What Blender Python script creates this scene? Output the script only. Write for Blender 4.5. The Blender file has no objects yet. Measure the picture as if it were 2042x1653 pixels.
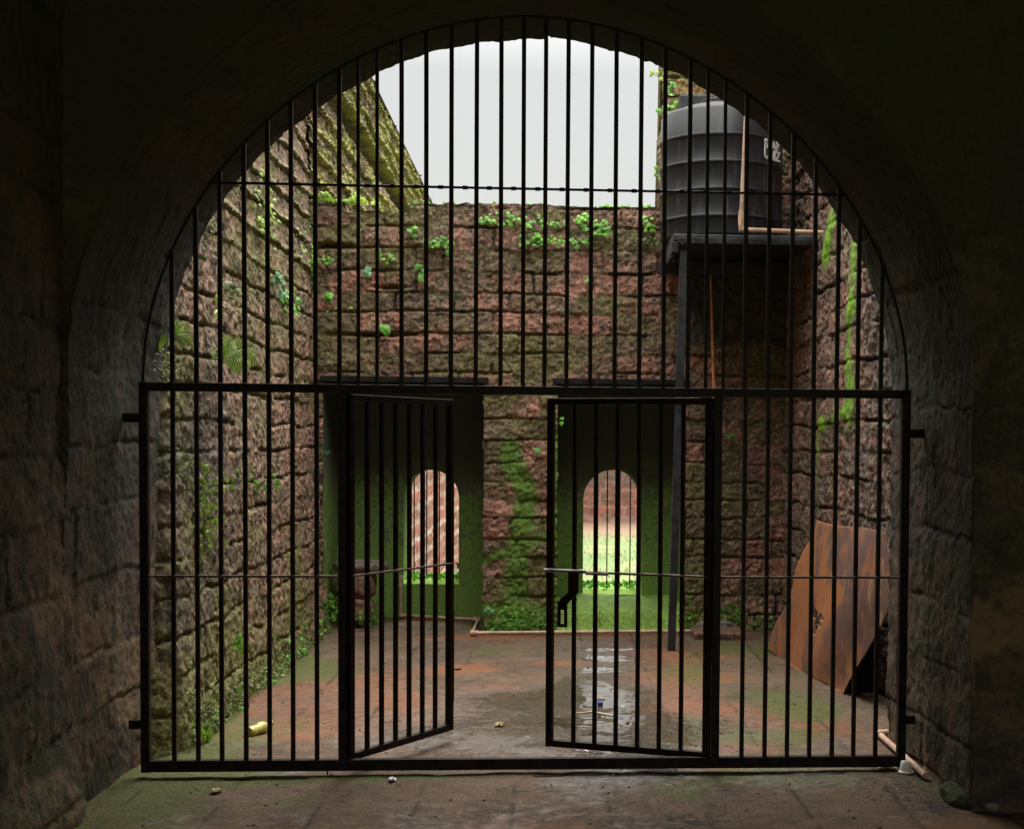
import bpy, bmesh, math, random
import numpy as np
from mathutils import Vector, Matrix
random.seed(7)
rng = np.random.RandomState(11)
C = bpy.context.scene.collection
S = bpy.context.scene

# ---------------------------------------------------------------- camera model
F, D, H, CX, YAW, PIT, ROL, PX, PY = 2800., 6.978, 1.6589, .0752, .0655, -.0402, .008, 1273.3, 993.2
def basis():
    cy, sy = math.cos(YAW), math.sin(YAW)
    f = np.array([sy*math.cos(PIT), cy*math.cos(PIT), math.sin(PIT)])
    r = np.array([cy, -sy, 0]); u = np.cross(r, f)
    c, s = math.cos(ROL), math.sin(ROL)
    return c*r+s*u, -(-s*r+c*u), f
RR, DD, FF = basis(); CAM = np.array([CX, -D, H])
def ray(x, y): return RR*(x-PX)/F+DD*(y-PY)/F+FF
def atY(x, y, Y): v = ray(x, y); return CAM+(Y-CAM[1])/v[1]*v
def atZ(x, y, Z=0.): v = ray(x, y); return CAM+(Z-CAM[2])/v[2]*v
def atX(x, y, X): v = ray(x, y); return CAM+(X-CAM[0])/v[0]*v

# ---------------------------------------------------------------- noise
def hsh(i, j, s):
    i = i.astype(np.int64); j = j.astype(np.int64)
    n = (i*374761393+j*668265263+s*982451653) & 0xffffffff
    n = ((n ^ (n >> 13))*1274126177) & 0xffffffff
    n = ((n ^ (n >> 16))*2246822519) & 0xffffffff
    n = n ^ (n >> 15)
    return (n & 0xffffff)/float(0xffffff)
def vn(x, y, s=0):
    xi = np.floor(x); yi = np.floor(y); fx = x-xi; fy = y-yi
    fx = fx*fx*(3-2*fx); fy = fy*fy*(3-2*fy)
    a = hsh(xi, yi, s); b = hsh(xi+1, yi, s); c = hsh(xi, yi+1, s); d = hsh(xi+1, yi+1, s)
    return (a*(1-fx)+b*fx)*(1-fy)+(c*(1-fx)+d*fx)*fy
def fbm(x, y, s=0, o=4):
    t = 0; a = .5; n = 0
    for k in range(o):
        t = t+a*vn(x*2**k+k*17.3, y*2**k-k*9.1, s+k); n += a; a *= .5
    return t/n
def fb(x, y, s=0, o=4): return np.clip((fbm(x, y, s, o)-.5)*2.3+.5, 0, 1)
def sm(a, b, x):
    t = np.clip((x-a)/(b-a), 0, 1); return t*t*(3-2*t)

def blocks(u, v, seed, ch=.19, bw=.38, vmax=8., umin=-12., umax=50., wob=1.):
    """irregular ashlar: distance to the joint, per-block randoms, height in the course"""
    r = np.random.RandomState(seed)
    uu = u+wob*.03*(fbm(u*2.3, v*2.3, seed+1, 3)-.5)*2+wob*.010*(fbm(u*14, v*14, seed+2, 2)-.5)*2
    vv = v+wob*.026*(fbm(u*1.7, v*1.7, seed+3, 3)-.5)*2+wob*.010*(fbm(u*13, v*13, seed+4, 2)-.5)*2
    he = np.concatenate([[-1.], -1.+np.cumsum(ch*r.uniform(.86, 1.16, int((vmax+2)/ch)+4))])
    k = np.clip(np.searchsorted(he, vv)-1, 0, len(he)-2)
    dlo = vv-he[k]; dhi = he[k+1]-vv
    dv = np.minimum(dlo, dhi)
    du = np.full(u.shape, 9.); bid = np.zeros(u.shape)
    for c in np.unique(k):
        m = k == c
        we = umin+r.uniform(0, bw)+np.concatenate([[0], np.cumsum(bw*r.uniform(.62, 1.4, int((umax-umin)/bw)+6))])
        q = np.clip(np.searchsorted(we, uu[m])-1, 0, len(we)-2)
        du[m] = np.minimum(uu[m]-we[q], we[q+1]-uu[m]); bid[m] = q+c*977
    du = du+.03*(hsh(bid, bid*0, seed+9) < .25)*1.
    # rounded corners
    rr = .026
    dist = np.where((du < rr) & (dv < rr), rr-np.sqrt(np.maximum(rr-du, 0)**2+np.maximum(rr-dv, 0)**2), np.minimum(du, dv))
    z = np.zeros_like(bid)
    return dist, hsh(bid, z, seed+5), hsh(bid, z, seed+6), hsh(bid, z, seed+7), dhi, dlo

# ---------------------------------------------------------------- object helpers
def link(o, parent=None):
    C.objects.link(o)
    if parent is not None: o.parent = parent
    return o
def tag(o, label=None, cat=None, group=None, kind=None):
    if label: o['label'] = label
    if cat: o['category'] = cat
    if group: o['group'] = group
    if kind: o['kind'] = kind
    return o
def empty(name, label, cat, group=None, loc=(0, 0, 0)):
    o = bpy.data.objects.new(name, None); o.location = loc; link(o); o.empty_display_size = .1
    return tag(o, label, cat, group)
def mesh_np(name, V, Fq, mat, parent=None, attrs=None, smooth=True):
    me = bpy.data.meshes.new(name)
    V = np.asarray(V, np.float32).reshape(-1, 3); Fq = np.asarray(Fq, np.int32)
    n = Fq.shape[1]
    me.vertices.add(len(V)); me.vertices.foreach_set('co', V.ravel())
    me.loops.add(Fq.size); me.loops.foreach_set('vertex_index', Fq.ravel())
    me.polygons.add(len(Fq)); me.polygons.foreach_set('loop_start', np.arange(0, Fq.size, n, dtype=np.int32))
    me.polygons.foreach_set('loop_total', np.full(len(Fq), n, np.int32))
    me.update(calc_edges=True)
    me.polygons.foreach_set('use_smooth', np.full(len(Fq), smooth))
    for k, a in (attrs or {}).items():
        at = me.attributes.new(k, 'FLOAT_COLOR', 'POINT')
        a = np.stack([np.broadcast_to(q, (len(V),) if np.ndim(q) == 0 else np.shape(q)).ravel() for q in a]+[np.ones(len(V))]*(4-len(a)), 1).astype(np.float32)
        at.data.foreach_set('color', a.ravel())
    me.materials.append(mat)
    o = bpy.data.objects.new(name, me)
    return link(o, parent)
def grid_faces(nu, nv, keep=None, flip=False):
    i = np.arange((nu-1)*(nv-1)).reshape(nu-1, nv-1)
    a = (np.arange(nu-1)[:, None]*nv+np.arange(nv-1)[None, :])
    f = np.stack([a, a+nv, a+nv+1, a+1], -1).reshape(-1, 4)
    if keep is not None: f = f[keep.reshape(-1)]
    if flip: f = f[:, ::-1]
    return f
class MB:
    def __init__(s): s.v = []; s.f = []
    def add(s, v, f):
        b = len(s.v); s.v += [tuple(map(float, p)) for p in v]; s.f += [tuple(b+i for i in q) for q in f]
    def box(s, a, b, M=None, ch=0.):
        (x0, y0, z0), (x1, y1, z1) = a, b
        bm = bmesh.new(); bmesh.ops.create_cube(bm, size=1)
        for v in bm.verts: v.co = Vector(((v.co.x+.5)*(x1-x0)+x0, (v.co.y+.5)*(y1-y0)+y0, (v.co.z+.5)*(z1-z0)+z0))
        if ch: bmesh.ops.bevel(bm, geom=list(bm.edges), offset=ch, segments=2, affect='EDGES', profile=.6)
        bm.verts.index_update()
        s.add([(M @ v.co if M else v.co) for v in bm.verts], [[v.index for v in f.verts] for f in bm.faces]); bm.free()
    def tube(s, pts, r, n=8, cap=True):
        pts = [Vector(p) for p in pts]; rs = r if isinstance(r, (list, tuple)) else [r]*len(pts)
        prev = None; rings = []
        for i, p in enumerate(pts):
            t = (pts[min(i+1, len(pts)-1)]-pts[max(i-1, 0)]).normalized()
            if prev is None:
                a = Vector((0, 0, 1)) if abs(t.z) < .9 else Vector((1, 0, 0)); nrm = t.cross(a).normalized()
            else: nrm = (prev-t*prev.dot(t)).normalized()
            prev = nrm; b = t.cross(nrm)
            rings.append([p+(nrm*math.cos(2*math.pi*k/n)+b*math.sin(2*math.pi*k/n))*rs[i] for k in range(n)])
        v = [q for rg in rings for q in rg]
        f = [(i*n+k, i*n+(k+1) % n, (i+1)*n+(k+1) % n, (i+1)*n+k) for i in range(len(pts)-1) for k in range(n)]
        if cap: f += [tuple(range(n-1, -1, -1)), tuple((len(pts)-1)*n+k for k in range(n))]
        s.add(v, f)
    def lathe(s, prof, c, n=48):
        v = [(c[0]+r*math.cos(2*math.pi*k/n), c[1]+r*math.sin(2*math.pi*k/n), c[2]+z) for r, z in prof for k in range(n)]
        f = [(i*n+k, i*n+(k+1) % n, (i+1)*n+(k+1) % n, (i+1)*n+k) for i in range(len(prof)-1) for k in range(n)]
        f += [tuple(range(n-1, -1, -1)), tuple((len(prof)-1)*n+k for k in range(n))]
        s.add(v, f)
    def build(s, name, mat, parent=None, smooth=False):
        me = bpy.data.meshes.new(name); me.from_pydata(s.v, [], s.f); me.update()
        if smooth:
            me.polygons.foreach_set('use_smooth', [True]*len(me.polygons))
            me.set_sharp_from_angle(angle=math.radians(40))
        me.materials.append(mat)
        return link(bpy.data.objects.new(name, me), parent)

# ---------------------------------------------------------------- materials
def newmat(name):
    m = bpy.data.materials.new(name); m.use_nodes = True
    nt = m.node_tree; nt.nodes.clear()
    out = nt.nodes.new('ShaderNodeOutputMaterial'); b = nt.nodes.new('ShaderNodeBsdfPrincipled')
    nt.links.new(b.outputs[0], out.inputs[0]); return m, nt, b
class NT:
    def __init__(s, nt): s.nt = nt
    def n(s, t, **kw):
        x = s.nt.nodes.new('ShaderNode'+t)
        for k, v in kw.items(): setattr(x, k, v)
        return x
    def l(s, a, b): s.nt.links.new(a, b)
    def setin(s, sock, v):
        if hasattr(v, 'links'): s.l(v, sock)
        else: sock.default_value = v
    def math(s, op, a, b=0., c=0., clamp=False):
        x = s.n('Math', operation=op, use_clamp=clamp)
        s.setin(x.inputs[0], a); s.setin(x.inputs[1], b); s.setin(x.inputs[2], c); return x.outputs[0]
    def mix(s, f, a, b, mode='MIX'):
        x = s.n('Mix', data_type='RGBA', blend_type=mode)
        s.setin(x.inputs[0], f)
        for sock, v in ((x.inputs[6], a), (x.inputs[7], b)):
            if isinstance(v, (tuple, list)): v = (*v, 1) if len(v) == 3 else v
            s.setin(sock, v)
        return x.outputs[2]
    def noise(s, scale, detail=3, rough=.6, vec=None, dist=0.):
        x = s.n('TexNoise'); x.inputs['Scale'].default_value = scale; x.inputs['Detail'].default_value = detail
        x.inputs['Roughness'].default_value = rough; x.inputs['Distortion'].default_value = dist
        if vec is not None: s.l(vec, x.inputs['Vector'])
        return x.outputs[0]
    def voro(s, scale, vec=None, feat='F1'):
        x = s.n('TexVoronoi', feature=feat); x.inputs['Scale'].default_value = scale
        if vec is not None: s.l(vec, x.inputs['Vector'])
        return x.outputs['Distance']
    def ss(s, a, b, x):
        m = s.n('MapRange', interpolation_type='SMOOTHSTEP'); s.setin(m.inputs[0], x)
        m.inputs[1].default_value = a; m.inputs[2].default_value = b; return m.outputs[0]
    def attr(s, name):
        a = s.n('Attribute', attribute_name=name); sp = s.n('SeparateColor'); s.l(a.outputs['Color'], sp.inputs[0]); return sp.outputs
    def pos(s): return s.n('NewGeometry').outputs['Position']

def stone_mat(name, brown, red, pit, light, joint, stain, mossa, mossb, lime=(.20, .40, .03), rough=.82, bump=.5, fs=1., extra=(.42, .25, .12), grain=1., jg=.05):
    m, nt, b = newmat(name); N = NT(nt); p = N.pos()
    A = N.attr('ca'); B = N.attr('cb')
    lo = N.noise(2.2, 4, .6, p); mid = N.noise(17*fs, 4, .65, p); fi = N.noise(52*fs, 4, .8, p)
    vo = N.voro(44*fs, p)
    md2 = N.noise(7*fs, 5, .7, p, .6)
    f = N.math('ADD', A[0], N.math('MULTIPLY', N.math('SUBTRACT', mid, .5), 2.4))
    f = N.math('ADD', f, N.math('MULTIPLY', N.math('SUBTRACT', lo, .5), 2.2), clamp=True)
    col = N.mix(f, brown, red)
    col = N.mix(N.math('MULTIPLY', N.ss(.46, .60, md2), .75), col, tuple(c*.9 for c in (brown[0]*.8, brown[1]*.98, brown[2]*.85)))
    col = N.mix(N.math('MULTIPLY', N.ss(.52, .62, fi), .70*grain), col, light)
    pitm = N.ss(.47, .35, N.math('ADD', N.math('MULTIPLY', fi, .8), N.math('MULTIPLY', vo, .2)))
    col = N.mix(N.math('MULTIPLY', pitm, .9*grain), col, pit)
    cav = N.noise(30*fs, 5, .75, p, 1.2)
    col = N.mix(N.math('MULTIPLY', N.ss(.46, .38, cav), .9*grain), col, pit)
    col = N.mix(N.math('MULTIPLY', N.ss(.58, .66, cav), .45*grain), col, light)
    jm = N.math('MULTIPLY', A[1], N.math('ADD', jg, N.math('MULTIPLY', N.ss(.46, .58, N.noise(3.6, 4, .65, p)), .8)), clamp=True)
    col = N.mix(jm, col, joint)
    col = N.mix(N.ss(.35, .65, N.math('ADD', B[2], N.math('MULTIPLY', N.math('SUBTRACT', mid, .5), .5))), col, extra)
    st = N.math('MULTIPLY', N.ss(.25, .75, N.math('ADD', B[1], N.math('MULTIPLY', N.math('SUBTRACT', mid, .5), .7))), .9)
    col = N.mix(st, col, N.mix(fi, stain, tuple(c*2.4 for c in stain)))
    mm = N.ss(.42, .62, N.math('ADD', A[2], N.math('MULTIPLY', N.math('SUBTRACT', N.noise(22, 6, .85, p, .8), .5), 2.6)))
    mcol = N.mix(N.ss(.38, .66, N.noise(55, 3, .6, p)), mossa, mossb)
    col = N.mix(N.math('MULTIPLY', mm, .88), col, mcol)
    lm = N.ss(.40, .60, N.math('ADD', B[0], N.math('MULTIPLY', N.math('SUBTRACT', N.noise(32, 5, .75, p), .5), 1.1)))
    col = N.mix(lm, col, N.mix(fi, tuple(c*.75 for c in lime), lime))
    nt.links.new(col, b.inputs['Base Color'])
    b.inputs['Roughness'].default_value = rough; b.inputs['Specular IOR Level'].default_value = .3
    h = N.math('ADD', N.math('MULTIPLY', fi, .6), N.math('ADD', N.math('MULTIPLY', mid, 1.0), N.math('MULTIPLY', N.ss(.36, .56, cav), 1.2)))
    bp = N.n('Bump'); bp.inputs['Strength'].default_value = bump; bp.inputs['Distance'].default_value = .018
    nt.links.new(h, bp.inputs['Height']); nt.links.new(bp.outputs[0], b.inputs['Normal'])
    return m
def flat_mat(name, col, rough=.5, metal=0., var=.25, scale=30, spec=.5, col2=None, bump=0.):
    m, nt, b = newmat(name); N = NT(nt)
    co = N.n('TexCoord').outputs['Object']; n = N.noise(scale, 4, .6, co)
    c = N.mix(N.ss(.35, .65, n), tuple(x*(1-var) for x in col), col2 or tuple(min(1, x*(1+var)) for x in col))
    nt.links.new(c, b.inputs['Base Color']); b.inputs['Roughness'].default_value = rough
    b.inputs['Metallic'].default_value = metal; b.inputs['Specular IOR Level'].default_value = spec
    if bump:
        bp = N.n('Bump'); bp.inputs['Strength'].default_value = bump; bp.inputs['Distance'].default_value = .004
        nt.links.new(n, bp.inputs['Height']); nt.links.new(bp.outputs[0], b.inputs['Normal'])
    return m

M = {}
M['laterite'] = stone_mat('laterite', (.185, .125, .088), (.45, .205, .148), (.022, .016, .013), (.50, .34, .26), (.026, .024, .016), (.040, .038, .035), (.095, .088, .036), (.29, .26, .095), lime=(.15, .26, .045))
M['right_laterite'] = stone_mat('right_laterite', (.150, .100, .075), (.42, .190, .140), (.022, .017, .014), (.42, .36, .31), (.018, .017, .013), (.060, .057, .052), (.060, .064, .024), (.16, .18, .060), lime=(.22, .40, .035))
M['left_laterite'] = stone_mat('left_laterite', (.165, .118, .076), (.34, .175, .120), (.025, .019, .015), (.52, .39, .30), (.030, .028, .016), (.040, .038, .034), (.085, .078, .030), (.27, .26, .075), fs=.8)
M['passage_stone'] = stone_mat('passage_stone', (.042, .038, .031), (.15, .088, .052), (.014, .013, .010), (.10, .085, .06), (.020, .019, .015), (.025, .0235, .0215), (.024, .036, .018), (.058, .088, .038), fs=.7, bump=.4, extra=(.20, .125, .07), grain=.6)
M['plaster'] = stone_mat('plaster', (.11, .12, .09), (.14, .14, .10), (.06, .065, .05), (.17, .18, .14), (.03, .03, .02), (.045, .052, .046), (.16, .275, .052), (.25, .41, .080), lime=(.36, .60, .08), fs=.6, bump=.15, grain=.22)
M['upper_laterite'] = stone_mat('upper_laterite', (.13, .085, .060), (.26, .15, .10), (.025, .019, .015), (.40, .30, .22), (.035, .034, .018), (.035, .034, .030), (.155, .145, .040), (.46, .46, .11), fs=.5, bump=.9)
M['far_laterite'] = stone_mat('far_laterite', (.17, .085, .065), (.38, .12, .09), (.08, .05, .04), (.36, .21, .17), (.33, .24, .20), (.05, .045, .04), (.10, .12, .03), (.2, .25, .06), fs=.35, bump=.3, grain=.55, jg=.75)
M['iron'] = flat_mat('iron', (.0045, .004, .004), .5, 0., .4, 18, .14, col2=(.020, .009, .006), bump=.3)
M['steel'] = flat_mat('steel', (.22, .21, .21), .42, .5, .35, 50, .5, col2=(.30, .26, .23))
M['rust_rod'] = flat_mat('rust_rod', (.10, .055, .04), .6, .2, .4, 40, .4)
M['pvc'] = flat_mat('pvc', (.50, .33, .23), .5, 0, .22, 18, .4)
M['ochre_pipe'] = flat_mat('ochre_pipe', (.62, .27, .10), .5, 0, .25, 9, .4)
M['tank'] = None
M['stand'] = flat_mat('stand', (.026, .027, .032), .5, .1, .5, 14, .4, bump=.4)
M['white'] = flat_mat('white', (.78, .78, .76), .5, 0, .15, 50)
M['blue'] = flat_mat('blue', (.02, .03, .30), .4, 0, .2, 50)
M['twig'] = flat_mat('twig', (.52, .42, .24), .7, 0, .25, 60)
M['stone'] = flat_mat('stone', (.16, .14, .11), .75, 0, .4, 20, .3, bump=.8)
M['mossy'] = flat_mat('mossy', (.045, .050, .026), .95, 0, .5, 30, .1, bump=1.2)
M['drystone'] = flat_mat('drystone', (.15, .085, .055), .85, 0, .5, 22, .2, bump=1.)
M['dry_leaf'] = flat_mat('dry_leaf', (.42, .33, .16), .7, 0, .3, 30)
M['recess_shade'] = flat_mat('recess_shade', (.0015, .0015, .0014), .95, 0, .3, 12, 0)  # near-black: shade of the recess put into the colour
M['wood'] = flat_mat('wood', (.012, .010, .009), .8, 0, .5, 12, .2, bump=.6)

def leaf_mat(name, c1, c2, tr=.35):
    m, nt, b = newmat(name); N = NT(nt)
    n = N.noise(7, 3, .6, N.pos()); col = N.mix(N.ss(.35, .65, n), c1, c2)
    nt.links.new(col, b.inputs['Base Color']); b.inputs['Roughness'].default_value = .5
    t = N.n('BsdfTranslucent'); nt.links.new(col, t.inputs[0]); mx = N.n('MixShader'); mx.inputs[0].default_value = tr
    out = [x for x in nt.nodes if x.type == 'OUTPUT_MATERIAL'][0]
    nt.links.new(b.outputs[0], mx.inputs[1]); nt.links.new(t.outputs[0], mx.inputs[2]); nt.links.new(mx.outputs[0], out.inputs[0])
    return m
M['leaf'] = leaf_mat('leaf', (.070, .25, .020), (.20, .50, .045))
M['leaf_yellow'] = leaf_mat('leaf_yellow', (.20, .33, .035), (.38, .54, .07))
M['leaf_dull'] = leaf_mat('leaf_dull', (.08, .12, .025), (.19, .24, .055))
M['leaf_blue'] = leaf_mat('leaf_blue', (.09, .25, .11), (.15, .36, .16))

# tank plastic with dried drips running down the wall
def tank_mat():
    m, nt, b = newmat('tank_plastic'); N = NT(nt)
    co = N.n('TexCoord').outputs['Object']
    mp = N.n('Mapping'); nt.links.new(co, mp.inputs[0]); mp.inputs['Scale'].default_value = (9, 9, 1.1)
    st = N.noise(1.6, 5, .65, mp.outputs[0]); fi = N.noise(40, 3, .6, co)
    col = N.mix(N.ss(.52, .72, st), (.010, .011, .015), (.06, .062, .07))
    col = N.mix(N.math('MULTIPLY', N.ss(.45, .7, fi), .5), col, (.020, .019, .022))
    nt.links.new(col, b.inputs['Base Color']); b.inputs['Roughness'].default_value = .42
    b.inputs['Specular IOR Level'].default_value = .5
    return m
M['tank'] = tank_mat()
def rust_mat():
    m, nt, b = newmat('rust'); N = NT(nt)
    co = N.n('TexCoord').outputs['Object']
    mp = N.n('Mapping'); nt.links.new(co, mp.inputs[0]); mp.inputs['Rotation'].default_value = (.9, 0, .2); mp.inputs['Scale'].default_value = (1, 1, .28)
    n1 = N.noise(1.6, 5, .62, co, .8); n2 = N.noise(13, 5, .7, mp.outputs[0], .3); n3 = N.noise(60, 3, .6, co)
    z = N.n('SeparateXYZ'); nt.links.new(co, z.inputs[0])
    col = N.mix(N.ss(.46, .58, N.math('ADD', n1, N.math('MULTIPLY', N.math('SUBTRACT', n2, .5), .35))), (.34, .125, .050), (.125, .070, .060))
    col = N.mix(N.math('MULTIPLY', N.ss(.55, .68, n2), .8), col, (.46, .25, .13))
    col = N.mix(N.math('MULTIPLY', N.ss(.5, .75, n3), .35), col, (.09, .04, .025))
    nt.links.new(col, b.inputs['Base Color']); b.inputs['Roughness'].default_value = .6; b.inputs['Specular IOR Level'].default_value = .4
    bp = N.n('Bump'); bp.inputs['Strength'].default_value = .35; bp.inputs['Distance'].default_value = .005
    nt.links.new(n2, bp.inputs['Height']); nt.links.new(bp.outputs[0], b.inputs['Normal'])
    return m
M['rust'] = rust_mat()
def floor_mat():
    m, nt, b = newmat('wet_paving'); N = NT(nt); p = N.pos()
    A = N.attr('ca'); B = N.attr('cb')   # ca: joint, mud, moss ; cb: wet, dark, brown dry
    lo = N.noise(1.7, 4, .6, p); mid = N.noise(11, 5, .68, p); fi = N.noise(75, 3, .7, p); vo = N.voro(34, p)
    col = N.mix(N.ss(.35, .65, N.math('ADD', N.math('MULTIPLY', lo, .5), N.math('MULTIPLY', mid, .5))), (.076, .050, .032), (.160, .104, .070))
    col = N.mix(N.math('MULTIPLY', N.ss(.55, .72, fi), .5), col, (.25, .20, .155))
    col = N.mix(N.math('MULTIPLY', N.ss(.47, .38, fi), .85), col, (.040, .032, .028))
    dk = N.ss(.45, .62, N.math('ADD', B[1], N.math('MULTIPLY', N.math('SUBTRACT', N.noise(23, 6, .8, p), .5), 2.2)))
    col = N.mix(N.math('MULTIPLY', dk, .8), col, (.020, .018, .018))
    md = N.ss(.40, .62, N.math('ADD', A[1], N.math('MULTIPLY', N.math('SUBTRACT', mid, .5), .8)))
    col = N.mix(N.math('MULTIPLY', md, .85), col, N.mix(lo, (.135, .052, .026), (.235, .105, .058)))
    bd = N.ss(.35, .7, N.math('ADD', B[2], N.math('MULTIPLY', N.math('SUBTRACT', mid, .5), .6)))
    col = N.mix(N.math('MULTIPLY', bd, .8), col, N.mix(fi, (.115, .060, .030), (.20, .115, .062)))
    ms = N.ss(.44, .66, N.math('ADD', A[2], N.math('MULTIPLY', N.math('SUBTRACT', N.noise(15, 5, .7, p), .5), .9)))
    col = N.mix(N.math('MULTIPLY', ms, .75), col, N.mix(N.ss(.4, .6, fi), (.040, .055, .016), (.105, .125, .034)))
    col = N.mix(N.math('MULTIPLY', A[0], .85), col, (.030, .024, .016))
    nt.links.new(col, b.inputs['Base Color'])
    wet = N.math('ADD', B[0], N.math('MULTIPLY', N.math('SUBTRACT', mid, .5), .9))
    wm = N.ss(.20, .70, wet)
    dcol = N.mix(N.math('MULTIPLY', wm, .50), col, (.030, .022, .016)); nt.links.new(dcol, b.inputs['Base Color'])
    mr = N.n('MapRange'); nt.links.new(wm, mr.inputs[0]); mr.inputs[3].default_value = .75; mr.inputs[4].default_value = .20
    nt.links.new(mr.outputs[0], b.inputs['Roughness'])
    nt.links.new(N.math('ADD', .10, N.math('MULTIPLY', wm, .6)), b.inputs['Specular IOR Level'])
    pud = N.math('MAXIMUM', N.ss(.82, .95, B[0]), N.math('MULTIPLY', N.ss(.71, .79, B[0]), .85))
    h = N.math('ADD', N.math('MULTIPLY', mid, 1.5), N.math('ADD', N.math('MULTIPLY', fi, .5), N.math('MULTIPLY', vo, .5)))
    bp = N.n('Bump'); bp.inputs['Distance'].default_value = .010
    nt.links.new(N.math('MULTIPLY', N.math('SUBTRACT', 1., pud), .55), bp.inputs['Strength'])
    nt.links.new(h, bp.inputs['Height']); nt.links.new(bp.outputs[0], b.inputs['Normal'])
    b.inputs['Coat IOR'].default_value = 1.5; nt.links.new(pud, b.inputs['Coat Weight']); b.inputs['Coat Roughness'].default_value = .03
    return m
M['floor'] = floor_mat()
def ground_mat():
    m, nt, b = newmat('meadow'); N = NT(nt); p = N.pos()
    a = N.noise(.28, 5, .6, p); c = N.noise(6, 4, .7, p)
    col = N.mix(N.ss(.40, .56, a), (.150, .138, .058), (.070, .125, .026))
    col = N.mix(N.math('MULTIPLY', N.ss(.4, .7, c), .6), col, (.18, .165, .08))
    y = N.n('SeparateXYZ'); nt.links.new(p, y.inputs[0])
    far = N.ss(37, 44, N.math('ADD', y.outputs[1], N.math('MULTIPLY', a, 8)))
    col = N.mix(far, col, (.16, .10, .062))
    nt.links.new(col, b.inputs['Base Color']); b.inputs['Roughness'].default_value = .9
    return m
M['ground'] = ground_mat()

YB = 5.326   # yard face of the back wall
# ---------------------------------------------------------------- walls
JO = .04
def relief(u, v, seed, dist, r1, r3, gap=.045, amp=1.):
    jf = sm(.25, .6, fbm(u*1.6, v*1.6, seed+30, 3)+.12)              # where the joints have lost their mortar
    jf = jf*sm(.40, .56, fbm(u*2.3, v*5.0, seed+32, 3)+JO)
    h = -gap*(.06+.94*jf)*(1-sm(.001, .017, dist))
    h = h+(r3-.5)*.018*amp
    h = h+.034*amp*(fbm(u*3, v*3, seed+31, 4)-.5)+.032*amp*(fbm(u*15, v*15, seed+33, 3)-.5)+.026*amp*(fbm(u*42, v*42, seed+35, 2)-.5)
    return h
def blob(u, v, cu, cv, ru, rv, p=1.):
    return np.exp(-(((u-cu)/ru)**2+((v-cv)/rv)**2)*p)
def seg(u, v, pts, w):
    """1 on a polyline, falling off over w"""
    d = np.full(u.shape, 9.)
    for (x0, y0), (x1, y1) in zip(pts[:-1], pts[1:]):
        L = (x1-x0)**2+(y1-y0)**2
        t = np.clip(((u-x0)*(x1-x0)+(v-y0)*(y1-y0))/L, 0, 1)
        d = np.minimum(d, np.hypot(u-(x0+t*(x1-x0)), v-(y0+t*(y1-y0))))
    return np.clip(1-d/w, 0, 1)

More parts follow.
